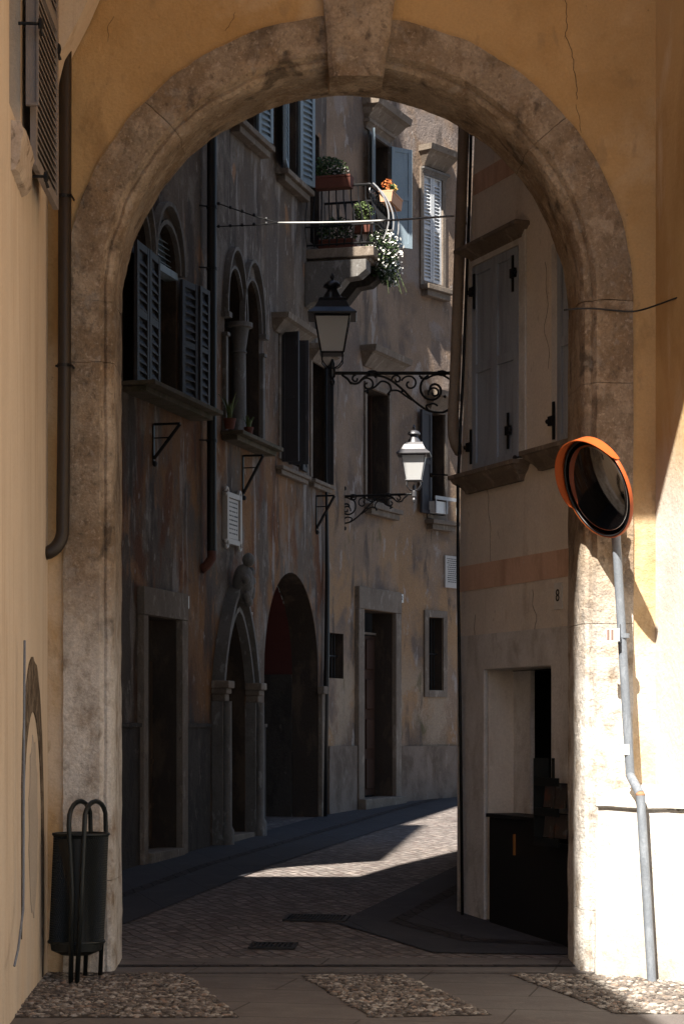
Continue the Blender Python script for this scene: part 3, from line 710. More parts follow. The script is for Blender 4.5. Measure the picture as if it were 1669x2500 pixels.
# window 3 and 4
def hood(F, xa, xb, ypx, th, pj, mat, parent):
    ua, ub = F.U(xa), F.U(xb); z = F.px((xa+xb)/2, ypx)[1]; m = MB(); H = [(0, pj), (.3, pj*.93), (.4, pj*.7), (.75, pj*.35), (1, .03)]
    rings = []
    for f, pp in H:
        pp_ = max(pp, .02); rings.append([F.P(ua+(pj-pp_)*.5, .001, z-th*f), F.P(ub-(pj-pp_)*.5, .001, z-th*f), F.P(ub-(pj-pp_)*.5, pp_, z-th*f), F.P(ua+(pj-pp_)*.5, pp_, z-th*f)])
    m.loft(rings); return obj("window_hood", m, mat, parent)
hood(FL, 662, 740, 788, .2, .22, STONE_D, lh); hood(FL, 752, 796, 852, .2, .2, STONE_D, lh)
for ww in (w3, w4, w5, w6, w7):
    a, b, z0, z1 = ww[0][0], ww[2][0], ww[0][1], ww[1][1]
    mb = MB(); FL.box(mb, a, b, -.34, -.30, z0, z1); obj("window", mb, GLASSD if ww is not w7 else WOOD, lh)
    mb = MB()
    if ww in (w3, w4): FL.box(mb, a-.08, a-.002, .001, .02, z0, z1); FL.box(mb, b+.002, b+.08, .001, .02, z0, z1); FL.box(mb, a-.08, b+.08, .001, .021, z1+.002, z1+.12); obj("window_frame", mb, STONE_D, lh, bevel=.005)
a, b, z0, z1 = w3[0][0], w3[2][0], w3[0][1], w3[1][1]
leaf(FL, a, .02, .21, z0-.03, z1+.05, R(84), -1, SH_DARK, lh, louver=False); leaf(FL, a+.30, .02, .24, z0-.03, z1, R(80), 1, SH_DARK, lh, louver=False); leaf(FL, b+.30, -.01, .30, z0-.03, z1, R(5), -1, SH_DARK, lh, louver=False)
a, b, z0, z1 = w4[0][0], w4[2][0], w4[0][1], w4[1][1]
leaf(FL, b, .02, .11, z0-.03, z1, R(80), 1, SH_DARK, lh, louver=False)
sill(FL, 672, 742, 1150, .10, .10, STONE_D, lh); sill(FL, 752, 800, 1178, .10, .10, STONE_D, lh); strut(FL, 771, 1210, 1290, .24, lh)
a, b, z0, z1 = w5[0][0], w5[2][0], w5[0][1], w5[1][1]
leaf(FL, b, .03, .32, z0, z1, R(14), 1, SH_PALE, lh, sp=.07); leaf(FL, a, .03, .42, z0, z1, R(15), -1, SH_PALE, lh, sp=.07); sill(FL, 560, 640, 325, .14, .16, STONE_D, lh)
a, b, z0, z1 = w6[0][0], w6[2][0], w6[0][1], w6[1][1]
leaf(FL, b, .03, .34, z0, z1, R(16), 1, SH_PALE, lh, sp=.07); leaf(FL, a, .03, .50, z0, z1, R(12), -1, SH_PALE, lh, sp=.07); sill(FL, 672, 738, 440, .14, .16, STONE_D, lh)

# pipe on the left house
mb = MB(); u = FL.U(517, .1); zt_ = HL-.1; zb_ = FL.px(517, 1345, .1)[1]
mb.tube([FL.P(u, .1, zt_), FL.P(u, .1, zb_)], .052, 12); pd = obj("downpipe", mb, PIPE_K, smooth='auto'); tag(pd, "black downpipe on the old frescoed house between the gothic windows", "downpipe")
mb = MB(); mb.tube([FL.P(u, .1, zb_), FL.P(u, .1, zb_-.08), FL.P(u-.03, .05, zb_-.16), FL.P(u-.06, .0, zb_-.2)], .05, 12); obj("pipe_elbow", mb, PIPE_R, pd, smooth=True)
for y in (510, 660, 1080): mb = MB(); z = FL.px(517, y, .1)[1]; mb.lathe(FL.P(u, .1, z), [(.058, 0), (.058, .03)], 12); mb.tube([FL.P(u-.12, 0, z+.015), FL.P(u-.04, .1, z+.015)], .008, 6); obj("pipe_clip", mb, IRON, pd)
mb = MB(); pts = [FL.px(797, y, .05) for y in (700, 1100, 1420, 1600, 1995)]
mb.tube([FL.P(pts[0][0]-.02, .05, pts[0][1]), FL.P(pts[1][0]-.02, .05, pts[1][1]), FL.P(pts[2][0], .06, pts[2][1]), FL.P(pts[3][0]-.03, .06, pts[3][1]), FL.P(pts[4][0]-.16, .06, pts[4][1])], [.012, .012, .03, .035, .04], 8)
tag(obj("drain_pipe", mb, PIPE_K, smooth=True), "thin black drain pipe in the corner between the two old houses", "drain pipe")

# plaques
def plate(F, x, y, wd, ht, mat, name, label, cat, txt=None, size=.1, group=None, lines=None, dw=.012, ink=INK):
    u, z = F.px(x, y); m = MB(); F.box(m, u-wd/2, u+wd/2, .002, dw, z-ht/2, z+ht/2)
    base = F.P(u, .002, z-ht/2)
    r = obj(name, m, mat, bevel=.003); tag(r, label, cat, group)
    def text(s, sz, dz):
        c = bpy.data.curves.new("t", 'FONT'); c.body = s; c.size = sz; c.extrude = .0015; c.align_x = 'CENTER'; c.align_y = 'CENTER'; c.resolution_u = 3
        o = bpy.data.objects.new("t", c); C.objects.link(o)
        ax = F.t if F.t.cross(Vector((0, 0, 1))).dot(F.n) > 0 else -F.t
        M = Matrix(((ax.x, 0, F.n.x), (ax.y, 0, F.n.y), (0, 1, 0))).to_4x4(); M.translation = F.P(u, dw+.0025, z+dz)
        dg = bpy.context.evaluated_depsgraph_get(); me = bpy.data.meshes.new_from_object(o.evaluated_get(dg)); me.transform(M)
        me.transform(Matrix.Translation(-wloc(r))); me.materials.clear(); me.materials.append(ink)
        bpy.data.objects.remove(o); q = bpy.data.objects.new("lettering", me); C.objects.link(q); q.parent = r
    if txt: text(txt, size, 0)
    if lines:
        for i, (s, sz) in enumerate(lines): text(s, sz, ht/2-ht*(i+.7)/(len(lines)+.6))
    return r
plate(FL, 454, 1470, .15, .13, WHITEE, "number_plate", "white number plate high beside the first dark doorway on the left", "number plate", "7", .08)
plate(FL, 610, 1507, .14, .12, WHITEE, "number_plate", "white number plate between the gothic portal and the big arch", "number plate", "3", .08)
u, z = FL.px(561, 1268); mb = MB(); FL.box(mb, u-.20, u+.20, .002, .04, z-.22, z+.22)
pq = obj("stone_plaque", mb, MARB, bevel=.008); tag(pq, "carved stone memorial plaque with scrolled frame above the gothic portal", "plaque")
mb = MB()
for s_ in (-1, 1):
    FL.box(mb, u+s_*.235-.03, u+s_*.235+.03, .002, .06, z-.25, z+.28)
    for e in (-1, 1): mb.tube([FL.P(u+s_*.235+.045*math.cos(t)*s_, .04, z+e*.28+.045*math.sin(t)) for t in [i*.5 for i in range(13)]], .018, 6)
FL.box(mb, u-.2, u+.2, .002, .055, z+.225, z+.28); FL.box(mb, u-.2, u+.2, .002, .055, z-.28, z-.225); obj("scrolled_frame", mb, MARB, pq)
mb = MB()
for i in range(8):
    for j in range(5):
        wl = random.uniform(.035, .06); x0 = u-.16+j*.066; FL.box(mb, x0, x0+wl, .0405, .042, z+.17-i*.048, z+.185-i*.048)
obj("carved_lettering", mb, INK, pq)
u, z = FL.px(616, 1748); mb = MB(); FL.box(mb, u-.07, u+.07, .002, .07, z-.16, z+.12)
pb = obj("letter_box", mb, IRON_L, bevel=.006); tag(pb, "small grey metal letter box by the big dark arch", "letter box")
mb = MB(); FL.box(mb, u-.05, u+.05, .0705, .075, z+.04, z+.055); obj("slot", mb, INK, pb)

# pots on gothic window sill
def spiky(loc, h, n, label, potmat=TERRA, r=.06):
    e = empty("potted_plant", loc, label, "potted plant"); loc = Vector(loc)
    m = MB(); m.lathe(loc, [(r*.75, 0), (r, .09), (r*1.1, .09), (r*1.1, .11), (r*.9, .11)], 14); obj("pot", m, potmat, e, smooth='auto')
    m = MB()
    for i in range(n):
        a = 6.28*i/n+random.uniform(-.3, .3); ln = h*random.uniform(.6, 1); o = loc+Vector((0, 0, .10)); d = Vector((math.cos(a), math.sin(a), 0)); sd_ = Vector((-d.y, d.x, 0))
        rows = []
        for k_ in range(5):
            f = k_/4; c = o+d*(.02+.09*f*f*ln*4)+Vector((0, 0, ln*f)); wd = .018*(1-f**2)+.001
            rows.append([c-sd_*wd, c+d*.003, c+sd_*wd, c-d*.003])
        m.loft(rows)
    obj("leaves", m, LEAF2, e); return e
zz = FL.px(563, 1067, .12)[1]
spiky(FL.P(FL.U(561, .14), .14, w2z0+.004+(-.0)), .30, 9, "spiky leaved plant in a red pot on the gothic window sill", r=.065)
spiky(FL.P(FL.U(607, .14), .14, w2z0+.004), .14, 12, "small bushy plant right of the column on the gothic window sill", r=.05)

# ================================================================== MIDDLE HOUSE (two bending facades)
K = FL.P(KX, 0, 0); FM = Frame((K.x, K.y), (.415, 1)); uMe = FM.U(973); K2 = FM.P(uMe, 0, 0); FQ = Frame((K2.x, K2.y), (.78, 1)); uQe = FQ.U(1185)
mh = empty("brown_house", FM.P(1, 0, gz(28.5)), "brown plastered house at the end of the lane with a balcony and panelled door", "house")
HM = 21.0
dz_t = zpx(FM, 918, 1492)
md = rect(FM.U(880), FM.U(957), .001, dz_t)
mw1 = rect(FM.U(803), FM.U(838), zpx(FM, 820, 1656), zpx(FM, 820, 1546))
mw2 = rect(FM.U(892), FM.U(946), zpx(FM, 918, 1225), zpx(FM, 918, 955))
mw3 = rect(FM.U(903), FM.U(946), zpx(FM, 925, 590), zpx(FM, 925, 345))
rvm = []; mb = MB(); FM.sheet(mb, [(0, 0), (uMe, 0), (uMe, HM), (0, HM)], [md, mw1, mw2, mw3], 0, .3, rvm)
qw1 = rect(FQ.U(1043), FQ.U(1078), zpx(FQ, 1060, 1685), zpx(FQ, 1060, 1508))
qw2 = rect(FQ.U(1046), FQ.U(1082), zpx(FQ, 1064, 1258), zpx(FQ, 1064, 1010))
qw3 = rect(FQ.U(1031), FQ.U(1076), zpx(FQ, 1052, 690), zpx(FQ, 1052, 430))
FQ.sheet(mb, [(0, 0), (uQe, 0), (uQe, HM), (0, HM)], [qw1, qw2, qw3], 0, .3, rvm)
mb.box(FM.P(0, -.3, 0), FM.n*-.2, FM.t*.01, Vector((0, 0, HM)))
mb.box(FL.P(KX, -.01, HL), FL.n*-4, FM.t*.01, Vector((0, 0, HM-HL)))
obj("wall", mb, FAC_M, mh); [obj("reveal", q, SHADE_CRACK, mh) for q in rvm]
mb = MB(); FM.box(mb, 0, uMe+.3, -.6, -.45, 0, HM); obj("interior", mb, VOIDM, mh)
mb = MB(); FM.box(mb, .02, FM.U(866), .001, .035, 0, 1.42+.0); obj("plinth", mb, PLINTH_M, mh)
mb = MB(); FM.box(mb, FM.U(970), uMe, .001, .03, 0, 1.40); FQ.box(mb, 0.002, uQe, .001, .03, 0, 1.40); obj("plinth", mb, PLINTH_M, mh)
u0, u1 = md[0][0], md[2][0]; zt_ = dz_t; fa = FM.U(866); fb = FM.U(970); top = zpx(FM, 918, 1439); mb = MB()
FM.box(mb, fa, u0-.003, .001, .06, 0, zt_); FM.box(mb, u1+.003, fb, .001, .06, 0, zt_); FM.box(mb, fa, fb, .001, .065, zt_+.003, top); obj("door_frame", mb, STONE_D, mh, bevel=.006)
zf = base_z(FM, u0)+.15; mb = MB(); FM.box(mb, u0+.003, u1-.003, -.30, -.26, zf, zt_-.32); wd = (u1-u0)
dm = obj("door", mb, WOOD, mh); mb = MB()
for i in range(3):
    for j in range(4):
        hz_ = (zt_-.32-zf)/4; FM.box(mb, u0+.06+i*wd/3.1, u0+.06+i*wd/3.1+wd/4.4, -.26, -.235, zf+.09+j*hz_, zf+hz_-.05+j*hz_)
obj("door_panels", mb, WOOD, dm, bevel=.008)
mb = MB(); FM.box(mb, u0, u1, -.30, -.24, zt_-.30, zt_-.27); obj("transom", mb, STONE_D, mh)
mb = MB(); FM.box(mb, fa, fb-.05, -.2, .16, zf-.3, zf-.02); obj("doorstep", mb, STONE_D, mh, bevel=.01)
def win(F, ww, parent, bars=False, frame=.0, fm=STONE_D):
    a, b, z0, z1 = ww[0][0], ww[2][0], ww[0][1], ww[1][1]
    m = MB(); F.box(m, a, b, -.30, -.27, z0, z1); wv = obj("window", m, GLASSD, parent)
    m = MB(); c = (a+b)/2
    F.box(m, a+.002, a+.05, -.27, -.23, z0, z1); F.box(m, b-.05, b-.002, -.27, -.23, z0, z1); F.box(m, c-.025, c+.025, -.27, -.228, z0, z1)
    obj("sash", m, WOOD, wv)
    if frame:
        m = MB(); F.box(m, a-frame, a-.002, .001, .03, z0-frame, z1+frame); F.box(m, b+.002, b+frame, .001, .03, z0-frame, z1+frame)
        F.box(m, a-.001, b+.001, .001, .032, z1+.002, z1+frame); F.box(m, a-.001, b+.001, .001, .032, z0-frame, z0-.002); obj("window_frame", m, fm, parent, bevel=.005)
    if bars:
        m = MB()
        for i in range(1, 5): m.tube([F.P(a+(b-a)*i/5, -.09, z0), F.P(a+(b-a)*i/5, -.09, z1)], .009, 6)
        for f in (.5,): m.tube([F.P(a, -.09, z0+(z1-z0)*f), F.P(b, -.09, z0+(z1-z0)*f)], .012, 6)
        obj("window_bars", m, IRON, parent)
win(FM, mw1, mh, True); win(FM, mw2, mh, False, .07); win(FM, mw3, mh, False, .09, STONE_L)
win(FQ, qw1, mh, True, .10); win(FQ, qw2, mh, False, .06); win(FQ, qw3, mh, False, .08)
hood(FM, 878, 968, 862, .26, .24, STONE_D, mh); hood(FM, 882, 964, 268, .28, .26, STONE_D, mh); hood(FM, 886, 950, 312, .12, .10, STONE_D, mh)
sill(FM, 888, 962, 1238, .14, .14, STONE_D, mh)
hood(FQ, 1020, 1094, 368, .26, .24, STONE_D, mh); hood(FQ, 1024, 1088, 418, .10, .08, STONE_L, mh); hood(FQ, 1035, 1100, 960, .26, .24, STONE_D, mh)
sill(FQ, 1024, 1088, 703, .16, .16, STONE_D, mh); sill(FQ, 1036, 1100, 1272, .14, .16, STONE_D, mh)
a, b, z0, z1 = mw3[0][0], mw3[2][0], mw3[0][1], mw3[1][1]
leaf(FM, a, .04, .34, z0, z1, R(20), -1, SH_PALE, mh, louver=False); leaf(FM, b, .04, .34, z0, z1, R(35), 1, SH_PALE, mh, louver=False)
a, b, z0, z1 = mw2[0][0], mw2[2][0], mw2[0][1], mw2[1][1]
leaf(FM, a, -.25, .22, z0, z1, R(82), 1, SH_DARK, mh, louver=False)
a, b, z0, z1 = qw3[0][0], qw3[2][0], qw3[0][1], qw3[1][1]
leaf(FQ, a, -.03, (b-a)/2-.005, z0, z1, R(2), 1, SH_WHITE, mh, panels=2); leaf(FQ, b, -.03, (b-a)/2-.005, z0, z1, R(2), -1, SH_WHITE, mh, panels=2)
a, b, z0, z1 = qw2[0][0], qw2[2][0], qw2[0][1], qw2[1][1]
leaf(FQ, a, .02, .30, z0, z1, R(8), -1, SH_DARK, mh, louver=False)
plate(FQ, 979, 1461, .08, .12, WHITEE, "number_plate", "white number plate at the right corner of the panelled door frame", "number plate", "2", .08)
rp = plate(FQ, 1101, 1397, .38, .46, MARB, "marble_plaque", "white marble plaque with lines of text at the lane corner", "plaque", dw=.03)
u, z = FQ.px(1101, 1397); mb = MB()
for i in range(12):
    x0 = u-.15+random.uniform(0, .03)
    while x0 < u+.13:
        wl = random.uniform(.02, .05); FQ.box(mb, x0, x0+wl, .0302, .0315, z+.18-i*.03, z+.192-i*.03); x0 += wl+.012
obj("carved_lettering", mb, INK, rp)
# planter box on the low right window
u, z = FQ.px(1064, 1262); mb = MB(); FQ.box(mb, u-.28, u+.28, .17, .19, z+.22, z+.27)
for s_ in (-.27, 0, .25): FQ.box(mb, u+s_, u+s_+.02, .17, .19, z+.03, z+.22)
wb = empty("window_guard", FQ.P(u, .1, z), "pale wooden sill guard with a white box under the far right window", "sill guard"); obj("rail", mb, IRON_L, wb)
mb = MB(); FQ.box(mb, u-.24, u+.02, .03, .16, z+.03, z+.20); obj("box", mb, WHITEE, wb)

# balcony ----------------------------------------------------------------------
bal = empty("balcony", FL.P(FL.U(770), .4, 7.0), "small stone balcony with bowed iron railing hung with flower boxes", "balcony")
ua, ub = FL.U(747), KX-.05; pj = .86
zb = px3(820, 606, 26.3).z; th = .12
mb = MB(); FL.box(mb, ua, ub, .001, pj, zb-th, zb); FL.box(mb, ua+.05, ub-.05, .001, pj-.06, zb-th-.05, zb-th-.001); obj("slab", mb, STONE_D, bal, bevel=.01)
for uu in (ua+.05, ub-.3):
    m = MB(); prof = [(0, zb-.172), (pj-.08, zb-.172), (pj-.08, zb-.30), (pj-.18, zb-.38), (.52, zb-.40), (.42, zb-.52), (.30, zb-.66), (.12, zb-.66), (.02, zb-.72), (0, zb-.72)]
    k0 = len(m.v); F2 = Frame((FL.P(uu, 0, 0).x, FL.P(uu, 0, 0).y), (FL.n.x, FL.n.y)); F2.prism(m, [(p_[0]+.001, p_[1]) for p_ in prof], -.12, .12)
    obj("corbel", m, STONE_L if uu < ua+.1 else PLINTH, bal, bevel=.02)
def rail_pt(s, z):                                    # s runs round the three sides, bulging low
    Ls = [pj-.06, ub-ua-.1, pj-.06]; h = (z-zb)/.78
    bulge = .10*math.sin(min(1, max(0, h/.75))*math.pi)**1 if h < .75 else 0
    if s < Ls[0]: return FL.P(ua+.05-bulge, s+bulge*(s/Ls[0]), z)
    s -= Ls[0]
    if s < Ls[1]: return FL.P(ua+.05+s, pj-.06+bulge, z)
    s -= Ls[1]; return FL.P(ub-.05+bulge, pj-.06-s, z)
LT3 = 2*(pj-.06)+ub-ua-.1
m = MB(); nb = 26
for i in range(nb+1):
    s = LT3*i/nb; m.tube([rail_pt(s, zb+.03+j*.74/10) for j in range(11)], .009, 5)
obj("balusters", m, IRON, bal)
m = MB()
for z in (.05, .26, .77): m.tube([rail_pt(LT3*i/60, zb+z) for i in range(61)], .016 if z > .7 else .011, 6)
obj("handrail", m, IRON, bal)
m = MB()
for i in range(7):                                     # curls on the front rail
    c = rail_pt(.82+i*.11, zb+.69); m.tube([c+FL.t*(.05*math.cos(t))*(1-t/9)+Vector((0, 0, .05*math.sin(t)*(1-t/9))) for t in [q*.5 for q in range(14)]], .006, 5)
for dx in (0, .26, .52):
    m.tube([FL.P(ua+.05+dx, pj-.04+.20*math.sin(f*math.pi*.8)**.8+.02, zb+.78-.7*f) for f in [q/12 for q in range(13)]], .010, 6)
obj("scrollwork", m, IRON_L, bal)
def foliage(center, rx, ry, rz, n, size, rnd, droop=0):
    m = MB(); c = Vector(center)
    for i in range(n):
        while True:
            p = Vector((rnd.uniform(-1, 1), rnd.uniform(-1, 1), rnd.uniform(-1, 1)))
            if p.length < 1 and noise.noise((p+c)*3.3) > -.25: break
        q = c+Vector((p.x*rx, p.y*ry, p.z*rz)); a = Vector((rnd.uniform(-1, 1), rnd.uniform(-1, 1), rnd.uniform(-.6, 1))).normalized(); b_ = a.orthogonal().normalized()*size*.45; a = a*size*rnd.uniform(.6, 1.3)
        k_ = len(m.v); m.v += [q-a*.5, q+b_*.8, q+a*.5, q-b_*.8]; m.f.append((k_, k_+1, k_+2, k_+3))
    return m
def flowerbox(name, o, ex, ey, ln, wd, ht, boxm, parts, label, rnd):
    o = Vector(o); e = empty(name, o, label, "flower box"); m = MB(); up = Vector((0, 0, 1))
    r = []
    for f, g_ in ((0, .82), (.85, 1), (.85, 1.08), (1, 1.08)):
        L_, W_ = ln/2*(.94+.06*g_), wd/2*g_; z = up*ht*f; r.append([o-ex*L_-ey*W_+z, o+ex*L_-ey*W_+z, o+ex*L_+ey*W_+z, o-ex*L_+ey*W_+z])
    m.loft(r); obj("box", m, boxm, e)
    for nm, mat, (dx, dz_, rx, rz), n, sz in parts:
        mm = MB(); c = o+ex*dx+up*(ht+dz_)
        f = foliage(c, max(abs(ex.x)*rx, .07), max(abs(ex.y)*rx, .07), rz, n, sz, rnd); obj(nm, f, mat, e)
    return e
rnd = random.Random(3)
nx = FL.n; tx_ = FL.t
flowerbox("flower_box", FL.P(ua-.02, .36, zb+.72), nx, tx_, .46, .18, .15, TERRA, [("leaves", LEAF, (-.08, .10, .26, .16), 800, .045), ("blossoms", PETAL, (.12, .08, .08, .06), 18, .025)], "dark flower box with leafy plants on the near end of the balcony rail", rnd)
flowerbox("flower_box", FL.P(ua+.62, pj+.07, zb+.62), tx_, nx, .55, .17, .14, TERRA2, [("leaves", LEAF, (0, .05, .25, .07), 260, .04), ("yellow_blossoms", PETY, (.05, .07, .26, .08), 110, .035), ("orange_blossoms", PETO, (-.18, .10, .08, .07), 70, .035)], "sunlit terracotta flower box with orange and yellow flowers on the balcony", rnd)
flowerbox("flower_box", FL.P(ua+.4, .3, zb+.02), nx, tx_, .45, .2, .16, TERRA, [("leaves", LEAF, (0, .12, .28, .18), 600, .05)], "red flower box standing on the balcony floor", rnd)
flowerbox("flower_pot", FL.P(ua+.42, .62, zb+.26), nx, tx_, .22, .16, .14, TERRA, [("leaves", LEAF2, (0, .12, .14, .14), 300, .045)], "small leafy pot hanging inside the balcony bars", rnd)
tp = empty("trailing_plant", FL.P(ua+.6, pj, zb), "white flowering climber spilling over the balcony edge", "plant")
c0 = FL.P(ua+.52, pj-.03, zb+.0)
m = foliage(c0, .22, .38, .30, 1500, .045, rnd)
m2 = foliage(c0+Vector((.10, .1, -.18)), .14, .28, .20, 600, .045, rnd); m.add(m2.v, m2.f); obj("leaves", m, LEAF, tp)
m = foliage(c0+Vector((.04, -.06, .02)), .25, .40, .30, 330, .045, rnd); m2 = foliage(c0+Vector((.14, .05, -.20)), .14, .3, .18, 120, .04, rnd); m.add(m2.v, m2.f); obj("blossoms", m, PETAL, tp)
m = MB()
for i in range(14):
    d_ = Vector((rnd.uniform(-.1, .28), rnd.uniform(-.3, .1), rnd.uniform(-.42, -.2))); m.tube([c0+d_*f+Vector((0, 0, .12*math.sin(f*3))) for f in (0, .35, .7, 1, 1.2)], .002, 4)
obj("stems", m, LEAF2, tp)

# ================================================================== RIGHT CREAM HOUSE
FC = Frame((1.0, 17.3), (.387, -1))
if FC.n.x > 0: FC.n = -FC.n
ch = empty("cream_house", FC.P(.8, 0, gz(16.5)), "cream plastered corner house on the right with blue shutters and peach bands", "house")
cl = lambda x, y, w=0: FC.px(x, y, w)
edge = [cl(1135, 2290), cl(1130, 2050), cl(1122, 1600), cl(1120, 1388), cl(1124, 1180), cl(1133, 900), cl(1146, 600), cl(1157, 343), cl(1170, 0)]
uE = 4.0; HC = 20
cw = rect(cl(1158, 0)[0], cl(1270, 0)[0], cl(1214, 1143)[1], cl(1214, 625)[1])
cw2 = rect(cl(1366, 0)[0], cl(1366, 0)[0]+.9, cl(1370, 1085)[1], cl(1370, 590)[1])
cdz = cl(1272, 1632)[1]; cdr = rect(cl(1191, 0)[0], cl(1353, 0)[0], .001, cdz)
mb = MB(); edge[0] = (edge[0][0], 0); edge.append((edge[-1][0], HC))
FC.sheet(mb, edge+[(uE, HC), (uE, 0)], [cw, cw2, cdr], 0, .22)
b2 = Frame((edge and FC.P(edge[3][0], 0, 0).x, FC.P(edge[3][0], 0, 0).y), (.12, 1))
n_ = len(edge); k0 = len(mb.v)
for (u, z) in edge: mb.v += [FC.P(u, 0, z), FC.P(u, 0, z)+Vector((.35, 5.5, 0))]
for i in range(n_-1): a = k0+2*i; mb.f.append((a, a+1, a+3, a+2))
obj("wall", mb, FAC_R, ch)
mb = MB(); FC.box(mb, .1, uE, -.9, -.8, 0, HC); obj("interior", mb, VOIDM, ch)
def band(y0l, y0r, y1l, y1r, xl, xr, name):
    m = MB(); p = [cl(xl, y0l), cl(xr, y0r), cl(xr, y1r), cl(xl, y1l)]; za = (p[0][1]+p[1][1])/2; zb2 = (p[2][1]+p[3][1])/2
    FC.box(m, p[0][0], uE, .0005, .005, zb2, za); return obj(name, m, BAND, ch)
band(1383, 1343, 1445, 1410, 1121, 1369, "painted_band"); band(432, 300, 482, 355, 1155, 1369, "painted_band")
mb = MB(); FC.prism(mb, [(edge[3][0], 1.0), (edge[3][0]-.0, cl(1121, 1383)[1]-.3), (edge[7][0], cl(1157, 475)[1]), (edge[7][0]+.06, cl(1157, 475)[1]), (edge[5][0]+.05, 6.0), (edge[3][0]+.05, 3.3)], .0005, .003)
# door stone surround
mb = MB(); a, b = cdr[0][0], cdr[2][0]; tp_ = cl(1272, 1540)[1]
FC.prism(mb, [(edge[2][0]+.02, 0), (edge[2][0]+.02, tp_), (b+.5, tp_), (b+.5, 0), (b+.003, 0), (b+.003, cdz+.003), (a-.003, cdz+.003), (a-.003, 0)], .001, .035)
obj("door_frame", mb, RSTONE, ch, bevel=.01)
mb = MB(); FC.box(mb, a-.06, a+.30, -.26, -.221, 0, cdz); obj("door", mb, RSTONE, ch, label="pale grey folded door leaf inside the opening")
mb = MB(); FC.box(mb, a-.08, b+.4, -.78, -.72, 0, cdz+.2); FC.box(mb, a-.08, b+.4, -.72, -.215, cdz-.006, cdz+.05); FC.box(mb, b+.3, b+.35, -.72, -.222, 0, cdz); FC.box(mb, a-.1, a-.065, -.72, -.222, 0, cdz); obj("door_recess", mb, VOIDM, ch)
# window with closed shutters
a, b, z0, z1 = cw[0][0], cw[2][0], cw[0][1], cw[1][1]; c_ = (a+b)/2
mb = MB(); FC.box(mb, a-.10, a-.002, .001, .02, z0, z1+.12); FC.box(mb, b+.002, b+.11, .001, .02, z0, z1+.12); FC.box(mb, a-.001, b+.001, .001, .021, z1+.002, z1+.12); obj("window_frame", mb, RSTONE, ch, bevel=.004)
leaf(FC, a+.002, -.02, c_-a-.004, z0+.01, z1-.01, 0, 1, SH_BLUE, ch, louver=False, th=.045); leaf(FC, b-.002, -.02, b-c_-.004, z0+.01, z1-.01, R(2), -1, SH_BLUE, ch, louver=False, th=.045)
def moulded(F, ua, ub, zt_, H, pj, mat, parent, name, flip=False):
    m = MB(); P_ = [(0, 1), (.22, 1), (.24, .9), (.45, .78), (.7, .45), (.9, .3), (1, .28)]; rings = []
    if flip: P_ = [(0, .9), (.1, 1), (.32, 1), (.36, .85), (.6, .55), (.85, .25), (1, .2)]
    for f, pp in P_:
        q = pj*pp; rings.append([F.P(ua+(pj-q), .001, zt_-H*f), F.P(ub-(pj-q), .001, zt_-H*f), F.P(ub-(pj-q), q, zt_-H*f), F.P(ua+(pj-q), q, zt_-H*f)])
    m.loft(rings); return obj(name, m, mat, parent)
moulded(FC, a-.20, b+.17, z0+.0, .15, .15, STONE_D, ch, "window_sill"); moulded(FC, a-.13, b+.16, cl(1222, 572)[1], .11, .13, STONE_D, ch, "window_hood", True)
a2, b2_, z02, z12 = cw2[0][0], cw2[2][0], cw2[0][1], cw2[1][1]
moulded(FC, cl(1308, 0)[0], b2_+.1, z02-.01, .15, .15, STONE_D, ch, "window_sill")
leaf(FC, a2, -.02, .44, z02, z12, 0, 1, SH_BLUE, ch, louver=False, th=.045)
mb = MB(); FC.box(mb, a2-.10, a2-.002, .001, .02, z02, z12); obj("window_frame", mb, RSTONE, ch)
def hinge(u, z, h, s):
    m = MB(); FC.box(m, u, u+s*.025, .028, .04, z-h, z+h); FC.box(m, u-s*.045, u+s*.03, .03, .055, z-.035, z+.035); m.blob(FC.P(u-s*.05, .05, z), .02, .02, .02); return obj("shutter_hinge", m, IRON, ch)
for x, y, s in ((1164, 713, 1), (1156, 1092, 1), (1262, 668, -1), (1250, 1052, -1), (1358, 1028, 1)):
    u, z = cl(x, y); hinge(u, z, .14, s)
mb = MB()
for x, y in ((1298, 1117), (1092, 1160)):
    u, z = cl(x, y); mb.tube([FC.P(u, .0, z), FC.P(u, .10, z), FC.P(u-.04, .12, z)], .007, 6); mb.blob(FC.P(u-.05, .12, z), .02, .02, .02)
obj("shutter_stay", mb, IRON, ch)
plate(FC, 1364, 1455, .13, .20, WHITEE, "number_plate", "white number plate reading 8 beside the stone arch", "number plate", "8", .13)
for y0, y1, x_, r_ in ((1150, 1380, 1190, .002), (640, 900, 1330, .0018), (1440, 1625, 1300, .0018), (1500, 1760, 1160, .002)):
    m = MB(); q = []
    for j in range(16):
        f = j/15; u, z = cl(x_+14*noise.noise(Vector((f*4, x_, 0)))+8*f, y0+(y1-y0)*f); q.append(FC.P(u, .002, z))
    m.tube(q, r_, 4); obj("wall_crack", m, STONE_K, ch)
